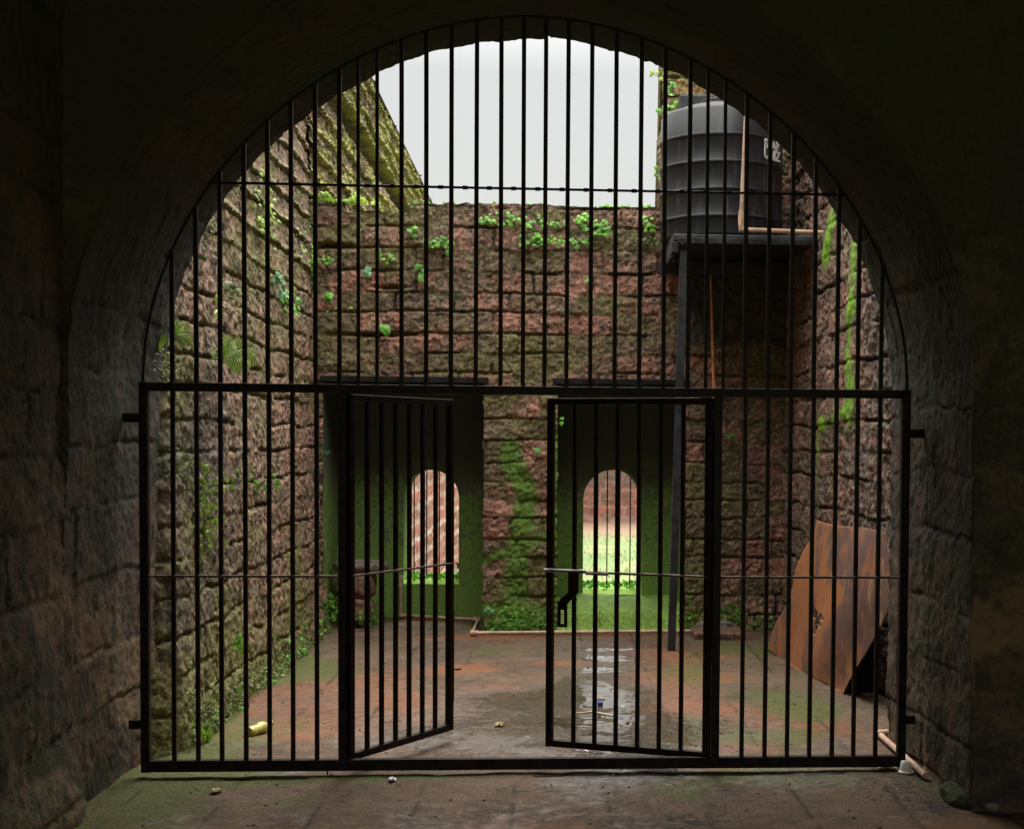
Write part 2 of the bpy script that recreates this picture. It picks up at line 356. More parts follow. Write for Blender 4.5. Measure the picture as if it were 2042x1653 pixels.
# --- back wall -------------------------------------------------
aL0, aL1 = -1.86, -.466
aR0, aR1 = .165, 1.300
AT = 2.16
def build_back():
    root = empty('back_wall', 'mossy red laterite back wall of the yard with two deep alcoves', 'wall', loc=(0, YB, 0))
    root.location = (0, 0, 0)
    du = .0105
    us = np.arange(-2.12, 2.32, du); vs = np.arange(-.06, 5.7, du)
    u, v = np.meshgrid(us, vs, indexing='ij')
    dist, r1, r2, r3, dhi, dlo = blocks(u, v, 21, ch=.172, bw=.36, umin=-3, umax=3)
    global JO
    JO = -.06; h = relief(u, v, 21, dist, r1, r3, .034); JO = .03
    h = h+.018*(fbm(u*10, v*10, 22, 3)-.5)
    # eroded lower centre pier is rougher
    pier = sm(-.5, -.42, u)*sm(.22, .14, u)*sm(2.1, 1.7, v)
    h = h+pier*.04*(fbm(u*7, v*7, 77, 4)-.5)
    # a few open joints
    for (x, y, w) in ((668, 492, .16), (780, 573, .12), (760, 668, .30), (660, 488, .10), (700, 765, .3)):
        p = atY(x, y, YB); h = h-.10*blob(u, v, p[0], p[2], w, .016)
    # tower on the right stands 3 cm proud of the wall above the coping
    tower = sm(1.02, 1.06, u+.03*(fbm(v*3, v*0, 5, 3)-.5))
    joint = 1-sm(.006, .026, dist)
    lowm = sm(.9, .1, v)
    moss = .40+.45*(fb(u*1.4, v*1.4, 40, 4)-.5)+.12*joint+.30*lowm
    moss = moss+.20*sm(1.0, .2, u)*sm(-1.2, -.2, u)*sm(3.1, 2.6, v)*sm(1.6, 2.2, v)
    moss = moss+.06-.34*sm(.52, .70, r1+.35*(fbm(u*4, v*4, 39, 3)-.5))
    bright = .62*seg(u, v, [(-.30, 2.2), (-.24, 1.5), (-.10, 1.2), (-.18, .6), (-.2, .1)], .24)*sm(1.95, 1.5, v)
    bright = np.maximum(bright, .60*seg(u, v, [(-.45, .62), (-.2, .70), (.12, .86)], .10))
    bright = np.maximum(bright, .58*seg(u, v, [(.15, 0), (.15, 2.0)], .05)*sm(2.05, 1.7, v))
    bright = np.maximum(bright, .52*seg(u, v, [(-.48, .22), (0.14, .18)], .16))
    moss = np.maximum(moss, bright)
    uz = sm(1.18, 1.34, u+.08*(fbm(u*6, v*6, 61)-.5))*sm(2.40, 2.56, v+.10*(fbm(u*5, v*5, 62)-.5))*sm(3.6, 3.4, v); moss = moss*(1-uz)
    r1m = np.clip(-.12+1.15*sm(.50, .72, r1+.35*(fbm(u*4, v*4, 39, 3)-.5)), 0, 1)*(1-.45*sm(2.9, 3.5, v))
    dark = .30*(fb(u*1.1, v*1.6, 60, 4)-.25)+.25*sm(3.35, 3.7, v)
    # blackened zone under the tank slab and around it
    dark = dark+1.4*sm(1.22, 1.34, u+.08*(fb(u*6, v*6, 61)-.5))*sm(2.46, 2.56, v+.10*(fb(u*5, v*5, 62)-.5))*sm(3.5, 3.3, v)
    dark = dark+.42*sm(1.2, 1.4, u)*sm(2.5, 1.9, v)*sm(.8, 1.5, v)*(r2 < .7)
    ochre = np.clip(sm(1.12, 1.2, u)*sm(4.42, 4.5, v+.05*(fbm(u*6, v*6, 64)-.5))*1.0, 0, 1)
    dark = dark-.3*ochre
    # top line of the wall, notch at the left, tower at the right
    top = 3.70+.05*(fbm(us*2.2, us*0, 8, 3)-.5)+.035*(fbm(us*14, us*0+3, 9, 3)-.5)
    top = np.where((us > -1.66) & (us < -1.12), top-.085, top)
    top = np.where(us > 1.055, 5.66, top)
    Z = np.minimum(v, top[:, None]); capped = v > top[:, None]
    # alcove cut-outs with worn edges
    eL = .012*(fbm(v*9, v*0, 12, 3)-.5)*2
    inL = (u > aL0) & (u < aL1+eL) & (v < AT+.015*(fbm(u*7, u*0, 13)-.5))
    inR = (u > aR0+eL) & (u < aR1-eL) & (v < AT+.015*(fbm(u*7, u*0, 13)-.5))
    bad = inL | inR
    keep = ~(bad[:-1, :-1] & bad[1:, 1:] & bad[:-1, 1:] & bad[1:, :-1])
    keep &= ~(capped[:-1, :-1] & capped[1:, 1:] & capped[:-1, 1:] & capped[1:, :-1])
    Y = YB-h-.015*tower*(v > 3.6)
    # left vertical edge of the tower is ragged: shear x there
    X = u+np.where((v > 3.62) & (u > .98), .10*(fbm(v*2.6, v*0+2, 15, 5)-.5)+.03*(fbm(v*16, v*0+2, 16, 3)-.5), 0)
    Y = Y+.25*sm(1.10, 1.055, u)*(v > 3.72)
    V = np.stack([X, Y, Z], -1)
    fc = grid_faces(len(us), len(vs), keep)
    cb3 = np.clip(ochre, 0, 1)
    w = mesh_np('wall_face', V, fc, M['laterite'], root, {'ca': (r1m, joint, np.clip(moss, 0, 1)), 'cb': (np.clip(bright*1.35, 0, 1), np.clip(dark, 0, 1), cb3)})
    # masonry behind the face: coping, tower side, alcove linings
    mb = MB()
    def top_strip(xa, xb, zt):
        n = int((xb-xa)/.02); xs = np.linspace(xa, xb, n)
        zz = np.interp(xs, us, top) if zt is None else xs*0+zt
        v = []; f = []
        for i, x in enumerate(xs): v += [(x, YB+.004, zz[i]), (x, YB+.35, zz[i]+.03*math.sin(i*.9)), (x, 6.8, zz[i]-.02)]
        for i in range(n-1): f += [(3*i, 3*i+3, 3*i+4, 3*i+1), (3*i+1, 3*i+4, 3*i+5, 3*i+2)]
        mb.add(v, f)
    top_strip(-2.2, 1.03, None); top_strip(1.2, 2.4, 5.66)
    
    mb.add([(-2.2, 6.81, 1.9), (2.4, 6.81, 1.9), (2.4, 6.81, 3.66), (-2.2, 6.81, 3.66)], [(0, 1, 2, 3)])
    mb.add([(1.2, 5.7, 3.6), (2.4, 5.7, 3.6), (2.4, 5.7, 5.66), (1.2, 5.7, 5.66)], [(0, 1, 2, 3)])
    cap = mb.build('coping', M['laterite_plain'], root)
    # alcove linings
    def lining(x0, x1):
        vv = []; ff = []; at = []
        def patch(P0, P1, P2, P3, n1, n2, nrm, amp=.012):
            a = np.linspace(0, 1, n1)[:, None, None]; b_ = np.linspace(0, 1, n2)[None, :, None]
            P0, P1, P2, P3 = [np.array(q, float) for q in (P0, P1, P2, P3)]
            g = (P0*(1-a)+P1*a)*(1-b_)+(P3*(1-a)+P2*a)*b_
            un = g[..., 1]*3+g[..., 0]*3; wn = g[..., 2]*3
            g = g+np.array(nrm)*(amp*(fbm(un*1.5, wn*1.5, 5, 4)-.5)+.004*(fbm(un*12, wn*12, 6, 2)-.5))[..., None]
            base = sum(len(q) for q in vv); vv.append(g.reshape(-1, 3)); ff.append(grid_faces(n1, n2)+base)
        yb = 6.2
        patch((x0, YB+.03, -.05), (x0, yb, -.05), (x0, yb, AT), (x0, YB+.03, AT), 50, 110, (1, 0, 0), .02)
        patch((x1, YB+.03, -.05), (x1, yb, -.05), (x1, yb, AT), (x1, YB+.03, AT), 50, 110, (-1, 0, 0), .02)
        patch((x0, YB+.03, AT), (x1, YB+.03, AT), (x1, yb, AT), (x0, yb, AT), 60, 40, (0, 0, -1), .02)
        V = np.concatenate(vv); Fq = np.concatenate(ff); x, y, z = V.T
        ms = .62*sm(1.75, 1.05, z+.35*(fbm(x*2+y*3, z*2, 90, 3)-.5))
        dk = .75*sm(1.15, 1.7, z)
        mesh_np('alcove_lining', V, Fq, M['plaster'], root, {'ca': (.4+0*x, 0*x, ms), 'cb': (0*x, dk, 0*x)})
    lining(aL0, aL1); lining(aR0, aR1)
    # plastered panels at the back of the alcoves with round-topped openings
    def panel(x0, x1, xa, xb, za, zt, y0, y1):
        c = (xa+xb)/2; r = (xb-xa)/2; zs = zt-r*1.02
        out = [(xa, za)]+[(xa, za+(zs-za)*t) for t in np.linspace(.1, 1, 12)]
        out += [(c-r*math.cos(a), zs+(zt-zs)*math.sin(a)) for a in np.linspace(.12, math.pi-.12, 26)]
        out += [(xb, za+(zs-za)*t) for t in np.linspace(1, .1, 12)]+[(xb, za)]
        out += [(xb+(xa-xb)*t, za) for t in np.linspace(.08, .92, 10)]
        out = np.array(out); n = len(out); cc = np.array([c, (za+zs)/2+.15])
        rect = []
        for p in out:
            d = p-cc; t = 1e9
            for ax, lo, hi in ((0, x0, x1), (1, -.05, 3.0)):
                if d[ax] > 1e-6: t = min(t, (hi-cc[ax])/d[ax])
                elif d[ax] < -1e-6: t = min(t, (lo-cc[ax])/d[ax])
            rect.append(cc+d*t)
        rect = np.array(rect)
        K = 40; rows = []
        t = np.linspace(0, 1, K)**1.4
        P = out[None]*(1-t)[:, None, None]+rect[None]*t[:, None, None]
        ny = 14; jam = np.linspace(1, 0, ny)
        x = np.concatenate([np.repeat(out[None, :, 0], ny, 0), P[1:, :, 0]]); z = np.concatenate([np.repeat(out[None, :, 1], ny, 0), P[1:, :, 1]])
        y = np.concatenate([np.repeat((y0+.01+(y1-y0-.01)*jam)[:, None], n, 1), np.full((K-1, n), y0)])
        y = y-np.where(np.arange(len(x))[:, None] >= ny, .014*(fbm(x*3, z*3, 3, 4)-.5)+.004*(fbm(x*25, z*25, 4, 2)-.5), 0)
        # worn mossy sill
        hump = np.where((np.abs(z-za) < 1e-3), .045*sm(y0+.05, y0+.5, y)+.02*(fbm(x*14, y*9, 6, 3)-.3), 0)
        hump = np.where(np.arange(len(x))[:, None] < ny, hump, 0); z = z+hump
        N_, n_ = x.shape
        idx = np.arange(N_*n_).reshape(N_, n_)
        f = np.stack([idx[:-1], np.roll(idx, -1, 1)[:-1], np.roll(idx, -1, 1)[1:], idx[1:]], -1).reshape(-1, 4)
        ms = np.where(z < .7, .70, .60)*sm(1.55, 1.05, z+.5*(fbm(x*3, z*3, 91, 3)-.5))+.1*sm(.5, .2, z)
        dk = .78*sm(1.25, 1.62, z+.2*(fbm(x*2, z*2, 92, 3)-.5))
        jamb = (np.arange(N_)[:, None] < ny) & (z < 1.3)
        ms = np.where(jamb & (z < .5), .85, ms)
        lime = np.where(jamb & (z < za+.12), .62, 0.)+.25*sm(.45, .1, z)*sm(x0+.5, x1-.2, x)
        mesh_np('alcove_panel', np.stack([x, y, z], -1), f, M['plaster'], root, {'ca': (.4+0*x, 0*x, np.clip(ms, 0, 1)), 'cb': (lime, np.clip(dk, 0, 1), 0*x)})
        b2 = MB(); b2.add([(x0, y1, -.6), (x1, y1, -.6), (x1, y1, za), (x0, y1, za)], [(0, 1, 2, 3)])
        b2.add([(x0, y1, -.6), (xa, y1, -.6), (xa, y1, 2.2), (x0, y1, 2.2)], [(0, 1, 2, 3)])
        b2.add([(xb, y1+.001, -.6), (x1, y1+.001, -.6), (x1, y1+.001, 2.2), (xb, y1+.001, 2.2)], [(0, 1, 2, 3)])
        b2.add([(xa, y1+.002, zt), (xb, y1+.002, zt), (xb, y1+.002, 2.2), (xa, y1+.002, 2.2)], [(0, 1, 2, 3)])
        b2.build('outer_face', M['laterite_plain'], root)
    panel(-2.2, -.16, *PL, 6.2, 6.8); panel(-.16, 2.4, *PR, 6.2, 6.8)
    # dark timber lintels
    for xa, xb in ((aL0-.02, aL1+.03), (aR0-.04, aR1+.02)):
        lb = MB(); n = 24
        for k in range(1):
            lb.box((xa, YB-.035, AT-.008), (xb, YB+.34, AT+.045), ch=.008)
        lb.build('lintel', M['wood'], root)
    # mossy thresholds inside the alcoves
    def mound(x0, x1, zf, zb, ex, name):
        n1, n2 = 90, 70; xs = np.linspace(x0+.004, x1-.004, n1); ys = np.linspace(YB-.02, 6.19, n2)
        x, y = np.meshgrid(xs, ys, indexing='ij'); t = (y-ys[0])/(ys[-1]-ys[0])
        z = zf+(zb-zf)*sm(0, 1, t)+.05*(fbm(x*5, y*5, 31, 4)-.5)+.02*(fbm(x*22, y*22, 32, 3)-.5)
        z = z*sm(-.01, .10, t)+.0*t-.004
        mesh_np(name, np.stack([x, y, z], -1), grid_faces(n1, n2), M['plaster'], root, {'ca': (.5+0*x, 0*x, .80+.3*(fbm(x*4, y*4, 33)-.5)), 'cb': (.30+.35*(fbm(x*4, y*4, 35)-.5)+ex, 0*x, 0*x)})
    mound(aR0, aR1, .16, .22, .12, 'threshold')
    return root
# openings at the back of the alcoves
def opening(x0, x1, yt, yb_):
    a = atY(x0, (yt+yb_)/2, 6.2); b = atY(x1, (yt+yb_)/2, 6.2); t = atY((x0+x1)/2, yt, 6.2); q = atY((x0+x1)/2, yb_, 6.2)
    return a[0], b[0], q[2], t[2]
PL = opening(804, 915, 937, 1165); PR = opening(1163, 1280, 937, 1186)
M['laterite_plain'] = flat_mat('laterite_plain', (.14, .085, .06), .9, 0, .5, 6, .2, bump=.8)
back = build_back()

# --- left wall -------------------------------------------------
def build_left():
    root = empty('left_wall', 'tall mossy laterite wall running back along the left of the yard', 'wall')
    # near, dense part
    du = .013
    us = np.arange(.14, 5.45, du); vs = np.arange(-.06, 6.02, du)
    u, v = np.meshgrid(us, vs, indexing='ij')
    dist, r1, r2, r3, dhi, dlo = blocks(u, v, 51, ch=.20, bw=.42, umin=-1, umax=8, wob=1.3)
    joint = 1-sm(.006, .028, dist)
    h = relief(u, v, 51, dist, r1, r3, .040, .95)
    h = h+.05*(fbm(u*1.1, v*1.1, 52, 3)-.5)
    up = sm(2.5, 3.5, v)
    ledge = sm(.09, .0, dlo)+.6*sm(.05, 0, dhi)
    h = h+up*.035*sm(.07, 0, dlo)
    # recessed string course
    g = sm(4.86, 4.90, v)*sm(5.16, 5.12, v); h = h-.16*g
    h = h*sm(.0, .02, v+.06)
    xb = -1.85-.037*v-.0*u
    xb = np.where(v < .5, xb+.09*(.5-v)*fbm(u*3, v*3, 58), xb)
    X = xb+h; X = X-.24*sm(.62, .16, u)
    moss = .28+.55*(fb(u*1.2, v*1.5, 53, 4)-.5)+.16*joint+.18*sm(.9, 0, v)
    moss = moss+up*(.0+.55*(fb(u*2.2, v*7, 54, 4)-.5)+.30*ledge)+.16*sm(3.4, 2.0, u)*sm(1.2, 2.4, v)
    moss = moss-.5*g-.10*sm(4.2, 5.2, u)*sm(3, 2, v)
    r1m = np.clip(.12+.50*r1+.55*sm(2.6, 4.6, u)*sm(3.0, 2.0, v), 0, 1)
    dark = .38*(fb(u*1.3, v*1.3, 55, 4)-.3)+.55*g+.25*sm(2.0, .6, u)*sm(3, 1.5, v)
    moss = moss+.15-.16*sm(.6, 1.2, v)*sm(3.2, 2.4, v)+.18*sm(2.6, .6, u)*sm(1.1, .3, v)
    dark = dark+.22*sm(3.6, 1.5, u)*sm(2.4, 1.6, v)
    mesh_np('wall_face', np.stack([X, u, v], -1), grid_faces(len(us), len(vs), None, True), M['left_laterite'], root,
            {'ca': (r1m, joint, np.clip(moss, 0, 1)), 'cb': (0*u, np.clip(dark, 0, 1), 0*u)})
    # the same wall carries on behind the back wall
    us = 5.44+38.6*np.linspace(0, 1, 1000)**1.7; vs = np.concatenate([np.linspace(-1.3, 2.8, 110), np.arange(2.82, 6.03, .0125)])
    u, v = np.meshgrid(us, vs, indexing='ij')
    dist, r1, r2, r3, dhi, dlo = blocks(u, v, 71, ch=.23, bw=1.6, umin=4, umax=50, wob=1.6)
    joint = 1-sm(.02, .06, dist)
    up = sm(2.6, 3.4, v)
    g = sm(4.86, 4.90, v)*sm(5.16, 5.12, v)
    h = relief(u, v, 71, dist, r1, r3, .03, 1.5)-.16*g+sm(2.6, 3.4, v)*(.05*sm(.08, 0, dlo)+.05*(fbm(u*2.5, v*9, 76, 4)-.5))
    h = h+.06*(fbm(u*.8, v*.8, 72, 3)-.5)
    top = 5.95+.22*(fbm(us*1.6, us*0, 74, 5)-.5)+.07*(fbm(us*8, us*0, 77, 3)-.5)
    Z = np.minimum(v, top[:, None])
    moss = up*(.48+.60*(fb(u*1.6, v*6.5, 73, 4)-.5)+.34*sm(.11, .02, dlo))+.16*(1-up)-.4*g
    dark = .5*g+.25*(fb(u*1.1, v*1.1, 75)-.3)*up
    far = 1-up
    hi = np.broadcast_to((vs[:-1] > 2.9)[None, :], (len(us)-1, len(vs)-1))
    for nm, kp, mt in (('far_wall_face', ~hi, 'far_laterite'), ('upper_wall_face', hi, 'upper_laterite')):
        mesh_np(nm, np.stack([-1.87-.030*Z+h, u, Z], -1), grid_faces(len(us), len(vs), kp, True), M[mt], root,
            {'ca': (np.clip(.25+.6*r1, 0, 1), joint, np.clip(moss, 0, 1)), 'cb': (0*u, np.clip(dark, 0, 1), 0*u)})
    mb = MB(); mb.add([(-2.04, .45, 6.0), (-2.04, 44, 6.0), (-2.9, 44, 6.0), (-2.9, .45, 6.0)], [(0, 1, 2, 3)])
    mb.add([(-2.9, .45, -1.4), (-2.9, 44, -1.4), (-2.9, 44, 6.0), (-2.9, .45, 6.0)], [(0, 1, 2, 3)])
    mb.build('coping', M['laterite_plain'], root)
build_left()

# --- right wall ------------------------------------------------
def xr(y): return 2.33-.034*(y-.6)
def build_right():
    root = empty('right_wall', 'dark laterite wall at the right of the yard with a bright green moss streak', 'wall')
    du = .012
    us = np.arange(.45, 5.45, du); vs = np.arange(-.06, 5.9, du)
    u, v = np.meshgrid(us, vs, indexing='ij')
    dist, r1, r2, r3, dhi, dlo = blocks(u, v, 91, ch=.215, bw=.50, umin=-1, umax=8, wob=1.1)
    joint = 1-sm(.006, .03, dist)
    h = relief(u, v, 91, dist, r1, r3, .065, 1.25)
    # bright streak: image traced onto the wall plane
    def q(x, y):
        p = CAM.copy(); rr = ray(x, y); Y = 2.5
        for _ in range(6): p = atX(x, y, xr(Y)-.0); Y = p[1]
        return (p[1], p[2])
    lime = .78*seg(u, v, [q(1664, 448), q(1656, 480), q(1650, 505)], .27)
    lime = np.maximum(lime, .80*seg(u, v, [q(1704, 512), q(1700, 620), q(1697, 700), q(1697, 775), q(1695, 815)], .26))
    lime = np.maximum(lime, .74*seg(u, v, [q(1697, 815), q(1668, 832), q(1638, 848)], .15))
    lime = np.maximum(lime, .50*seg(u, v, [q(1638, 848), q(1634, 900), q(1632, 960), q(1632, 1010)], .13))
    lime = lime*(.62+.75*fb(u*7, v*5, 97, 3))
    h = h*(1-np.clip(lime*1.3, 0, .8))+.03*lime+.02*lime*(fbm(u*30, v*30, 98, 2)-.5)
    near = sm(3.3, 1.8, u)
    moss = .22+.4*(fb(u*1.3, v*1.3, 93, 4)-.5)+.12*joint+.2*sm(.8, 0, v)
    moss = np.maximum(moss, .30*lime+.30*(lime > .1))
    r1m = np.clip(.12+.75*r1*(1-.55*near), 0, 1)
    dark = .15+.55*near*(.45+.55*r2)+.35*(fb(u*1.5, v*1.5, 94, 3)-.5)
    # low recess behind the rusty sheet
    rec = (u > 2.2+.04*(fbm(v*5, v*0, 95)-.5)) & (u < 3.75) & (v < .92+.05*(fbm(u*6, u*0, 96)-.5))
    keep = ~(rec[:-1, :-1] & rec[1:, 1:] & rec[:-1, 1:] & rec[1:, :-1])
    X = xr(u)-h
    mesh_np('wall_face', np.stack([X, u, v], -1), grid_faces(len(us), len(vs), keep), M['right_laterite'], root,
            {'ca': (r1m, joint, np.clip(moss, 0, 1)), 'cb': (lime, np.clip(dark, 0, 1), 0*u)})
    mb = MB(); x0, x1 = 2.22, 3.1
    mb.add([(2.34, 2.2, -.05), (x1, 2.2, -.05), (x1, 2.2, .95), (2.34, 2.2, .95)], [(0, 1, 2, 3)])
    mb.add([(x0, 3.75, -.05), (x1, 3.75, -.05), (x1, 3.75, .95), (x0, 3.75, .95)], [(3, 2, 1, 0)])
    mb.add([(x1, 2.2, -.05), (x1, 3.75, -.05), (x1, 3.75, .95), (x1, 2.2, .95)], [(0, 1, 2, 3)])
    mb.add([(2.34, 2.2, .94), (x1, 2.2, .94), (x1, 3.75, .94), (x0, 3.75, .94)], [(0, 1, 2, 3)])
    mb.add([(2.13, 2.2, .022), (x1, 2.2, .022), (x1, 3.75, .022), (2.13, 3.75, .022)], [(0, 1, 2, 3)])  # black sheet over the recess floor, painted shade
    mb.build('recess_lining', M['recess_shade'], root)
    mb = MB(); mb.add([(2.2, .45, 5.88), (2.2, 6.8, 5.88), (3.2, 6.8, 5.88), (3.2, .45, 5.88)], [(0, 1, 2, 3)])
    mb.add([(3.2, .45, -.1), (3.2, 6.8, -.1), (3.2, 6.8, 5.88), (3.2, .45, 5.88)], [(0, 1, 2, 3)])
    mb.build('coping', M['laterite_plain'], root)
build_right()

# --- arched passage ---------------------------------------------
def build_passage():
    root = empty('archway', 'dark round stone archway framing the yard with the iron gate inside it', 'archway')
    sN = 620
    zsp = 1.95
    # perimeter samples
    zs = np.linspace(-.05, zsp, 150); th = np.linspace(0, math.pi, 330)[1:-1]
    P = []
    for z in zs: P.append(('L', z))
    for t in th: P.append(('A', t))
    for z in zs[::-1]: P.append(('R', z))
    def section(Y):
        k = np.clip(Y/.6, -.3, 1)
        a = 1.975-.055*max(k, 0); b_ = 1.865-.045*max(k, 0); n = 1.9
        out = []; nr = []
        for kind, q in P:
            if kind == 'L': out.append((-a-.025*(1-q/zsp), q)); nr.append((1, 0))
            elif kind == 'R': out.append((a+.02*(1-q/zsp), q)); nr.append((-1, 0))
            else:
                c, s_ = math.cos(q), math.sin(q)
                x = -a*math.copysign(abs(c)**(2/n), c); z = zsp+b_*abs(s_)**(2/n); out.append((x, z)); l = math.hypot(x, z-zsp); nr.append((-x/l, -(z-zsp)/l))
        return np.array(out), np.array(nr)
    Ys = np.arange(-.80, .6001, .0135)
    sec = [section(y) for y in Ys]
    XZ = np.stack([s[0] for s in sec]); NR = np.stack([s[1] for s in sec])
    ds = np.hypot(*(np.diff(XZ[0], axis=0).T)); s1 = np.concatenate([[0], np.cumsum(ds)])
    Y, Sg = np.meshgrid(Ys, s1, indexing='ij')
    jag = .03*(fbm(s1*2.5, s1*0, 201, 4)-.5)+.02*(vn(np.floor(s1/.27)*7.7, s1*0, 202)-.5)
    nj = .045*(fbm(s1*1.8, s1*0+5, 203, 4)-.5)
    t = (Ys+.8)/1.4
    Y = Y+sm(.6, 1, t)[:, None]*jag[None]+sm(.4, 0, t)[:, None]*nj[None]
    dist, r1, r2, r3, dhi, dlo = blocks(Y, Sg+0*Y, 210, ch=.30, bw=.75, vmax=9, umin=-3, umax=3, wob=1.6)
    joint = 1-sm(.004, .025, dist)
    h = relief(Y, Sg, 210, dist, r1, r3, .012, .42)
    h = h+.03*(fbm(Y*2, Sg*2, 211, 3)-.5)
    # yard-side arris crumbles
    e = sm(.80, 1, t)[:, None]; h = h-.022*e**2*(.4+fbm(Y*0+3, Sg*6, 212, 3))
    # two hanging bits of stone on the arch crown
    XZd = XZ+NR*h[..., None]
    V = np.stack([XZd[..., 0], Y, XZd[..., 1]], -1)
    # faces on both ends going outward to the mass of the building
    def ring(row, yk, lim, n):
        rows = []; c = np.array([0, zsp])
        base = V[row][:, [0, 2]]
        tgt = []
        for p in base:
            q = p.copy()
            if p[1] <= zsp+.01: q = np.array([math.copysign(lim[0], p[0]), p[1]])
            else:
                d = (p-c)/np.linalg.norm(p-c); tt = min(lim[0]/max(abs(d[0]), 1e-6), (lim[1]-zsp)/max(d[1], 1e-6)); q = c+d*tt
            tgt.append(q)
        tgt = np.array(tgt)
        for k in range(1, n+1):
            f = (k/n)**2.2; g = base*(1-f)+tgt*f
            yy = V[row][:, 1]*0+yk+(V[row][:, 1]-yk)*(1-min(1, k/4))
            yy = yy+(.03*(fbm(g[:, 0]*6, g[:, 1]*6, 220, 3)-.5) if k > 1 else 0)
            rows.append(np.stack([g[:, 0], yy, g[:, 1]], -1))
        return rows
    nearR = ring(0, -.80, (4.2, 5.2), 26); farR = ring(-1, .62, (2.6, 6.1), 26)
    allV = np.concatenate([np.array(nearR[::-1]), V, np.array(farR)])
    nn, nf = len(nearR), len(farR)
    def pad(a, vn_, vf): return np.concatenate([np.full((nn, a.shape[1]), vn_)+0*a[:1], a, np.full((nf, a.shape[1]), vf)+0*a[:1]])
    gx, gz = allV[..., 0], allV[..., 2]
    U = np.concatenate([np.repeat((-.8-np.arange(nn, 0, -1)*.08)[:, None], len(s1), 1), Y, np.repeat((.6+np.arange(1, nf+1)*.08)[:, None], len(s1), 1)])
    Sx = np.repeat(s1[None], len(allV), 0)
    zc = np.clip(gz, 0, 3)
    leftlow = sm(2.0, 1.2, gz)
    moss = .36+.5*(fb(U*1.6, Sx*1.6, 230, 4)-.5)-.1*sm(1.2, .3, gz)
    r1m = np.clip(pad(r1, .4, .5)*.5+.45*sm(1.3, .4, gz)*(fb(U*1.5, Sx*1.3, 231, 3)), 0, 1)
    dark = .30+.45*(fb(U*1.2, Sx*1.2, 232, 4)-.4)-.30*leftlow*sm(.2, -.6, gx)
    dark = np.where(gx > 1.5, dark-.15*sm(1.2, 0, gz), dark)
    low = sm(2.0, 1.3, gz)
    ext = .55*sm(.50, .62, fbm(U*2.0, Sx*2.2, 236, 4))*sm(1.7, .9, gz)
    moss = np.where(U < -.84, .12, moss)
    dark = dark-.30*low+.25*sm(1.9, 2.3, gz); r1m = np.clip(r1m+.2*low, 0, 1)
    f = grid_faces(len(allV), len(s1))
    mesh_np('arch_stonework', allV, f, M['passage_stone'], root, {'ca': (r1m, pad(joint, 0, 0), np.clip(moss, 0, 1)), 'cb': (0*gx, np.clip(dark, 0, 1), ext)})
build_passage()

def build_chamber():
    root = empty('vaulted_chamber', 'stone chamber around the viewer in front of the archway, back left open for fill light', 'room')
    # left wall of the chamber, flush with the left jamb
    du = .02
    us = np.arange(-9.0, -.52, du); vs = np.arange(-.06, 5.2, du)
    u, v = np.meshgrid(us, vs, indexing='ij')
    dist, r1, r2, r3, dhi, dlo = blocks(u, v, 301, ch=.27, bw=.50, umin=-11, umax=2, wob=1.6)
    joint = 1-sm(.004, .03, dist)
    h = relief(u, v, 301, dist, r1, r3, .016, .5)+.05*(fbm(u*1.3, v*1.3, 303, 3)-.5)
    base = .10*sm(.35, 0, v)*fbm(u*2, v*2, 309)
    X = -1.985+h+base-.16*sm(-.74, -.56, u)
    moss = .30+.5*(fb(u*1.5, v*1.5, 304, 4)-.5)
    r1m = np.clip(.45+.6*r1*(fb(u*2, v*2, 305)), 0, 1)
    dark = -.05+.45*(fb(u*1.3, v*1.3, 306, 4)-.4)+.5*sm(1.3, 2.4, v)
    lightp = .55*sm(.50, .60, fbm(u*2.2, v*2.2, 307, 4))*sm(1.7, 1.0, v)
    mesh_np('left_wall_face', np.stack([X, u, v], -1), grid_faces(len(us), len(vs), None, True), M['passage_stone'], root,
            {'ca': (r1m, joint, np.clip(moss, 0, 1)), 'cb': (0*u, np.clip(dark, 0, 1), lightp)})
    mb = MB(); x0, x1, y0, y1, z1 = -2.2, 4.1, -9.0, -.82, 5.1
    mb.add([(x1, y0, -.1), (x1, y1, -.1), (x1, y1, z1), (x1, y0, z1)], [(0, 1, 2, 3)])
    mb.add([(x0, y0, 4.3), (x1, y0, 4.3), (x1, y0, z1), (x0, y0, z1)], [(0, 1, 2, 3)])  # only a top strip: back opened so added daylight fills the chamber
    mb.add([(x0, y0, z1), (x1, y0, z1), (x1, y1+.3, z1), (x0, y1+.3, z1)], [(0, 1, 2, 3)])
    mb.build('vault_shell', M['stone'], root)
    mb = MB(); mb.add([(-4.2, -.84, 5.15), (4.2, -.84, 5.15), (4.2, .62, 6.0), (-4.2, .62, 6.0)], [(0, 1, 2, 3)])
    for s in (-1, 1): mb.add([(4.2*s, -.84, -.1), (4.2*s, .62, -.1), (4.2*s, .62, 6.0), (4.2*s, -.84, 5.15)], [(0, 1, 2, 3)])
    for s in (-1, 1): mb.add([(4.25*s, .62, -.1), (2.5*s, .62, -.1), (2.5*s, .62, 6.0), (4.25*s, .62, 6.0)], [(0, 1, 2, 3)])
    mb.build('roof_mass', M['stone'], root)
build_chamber()

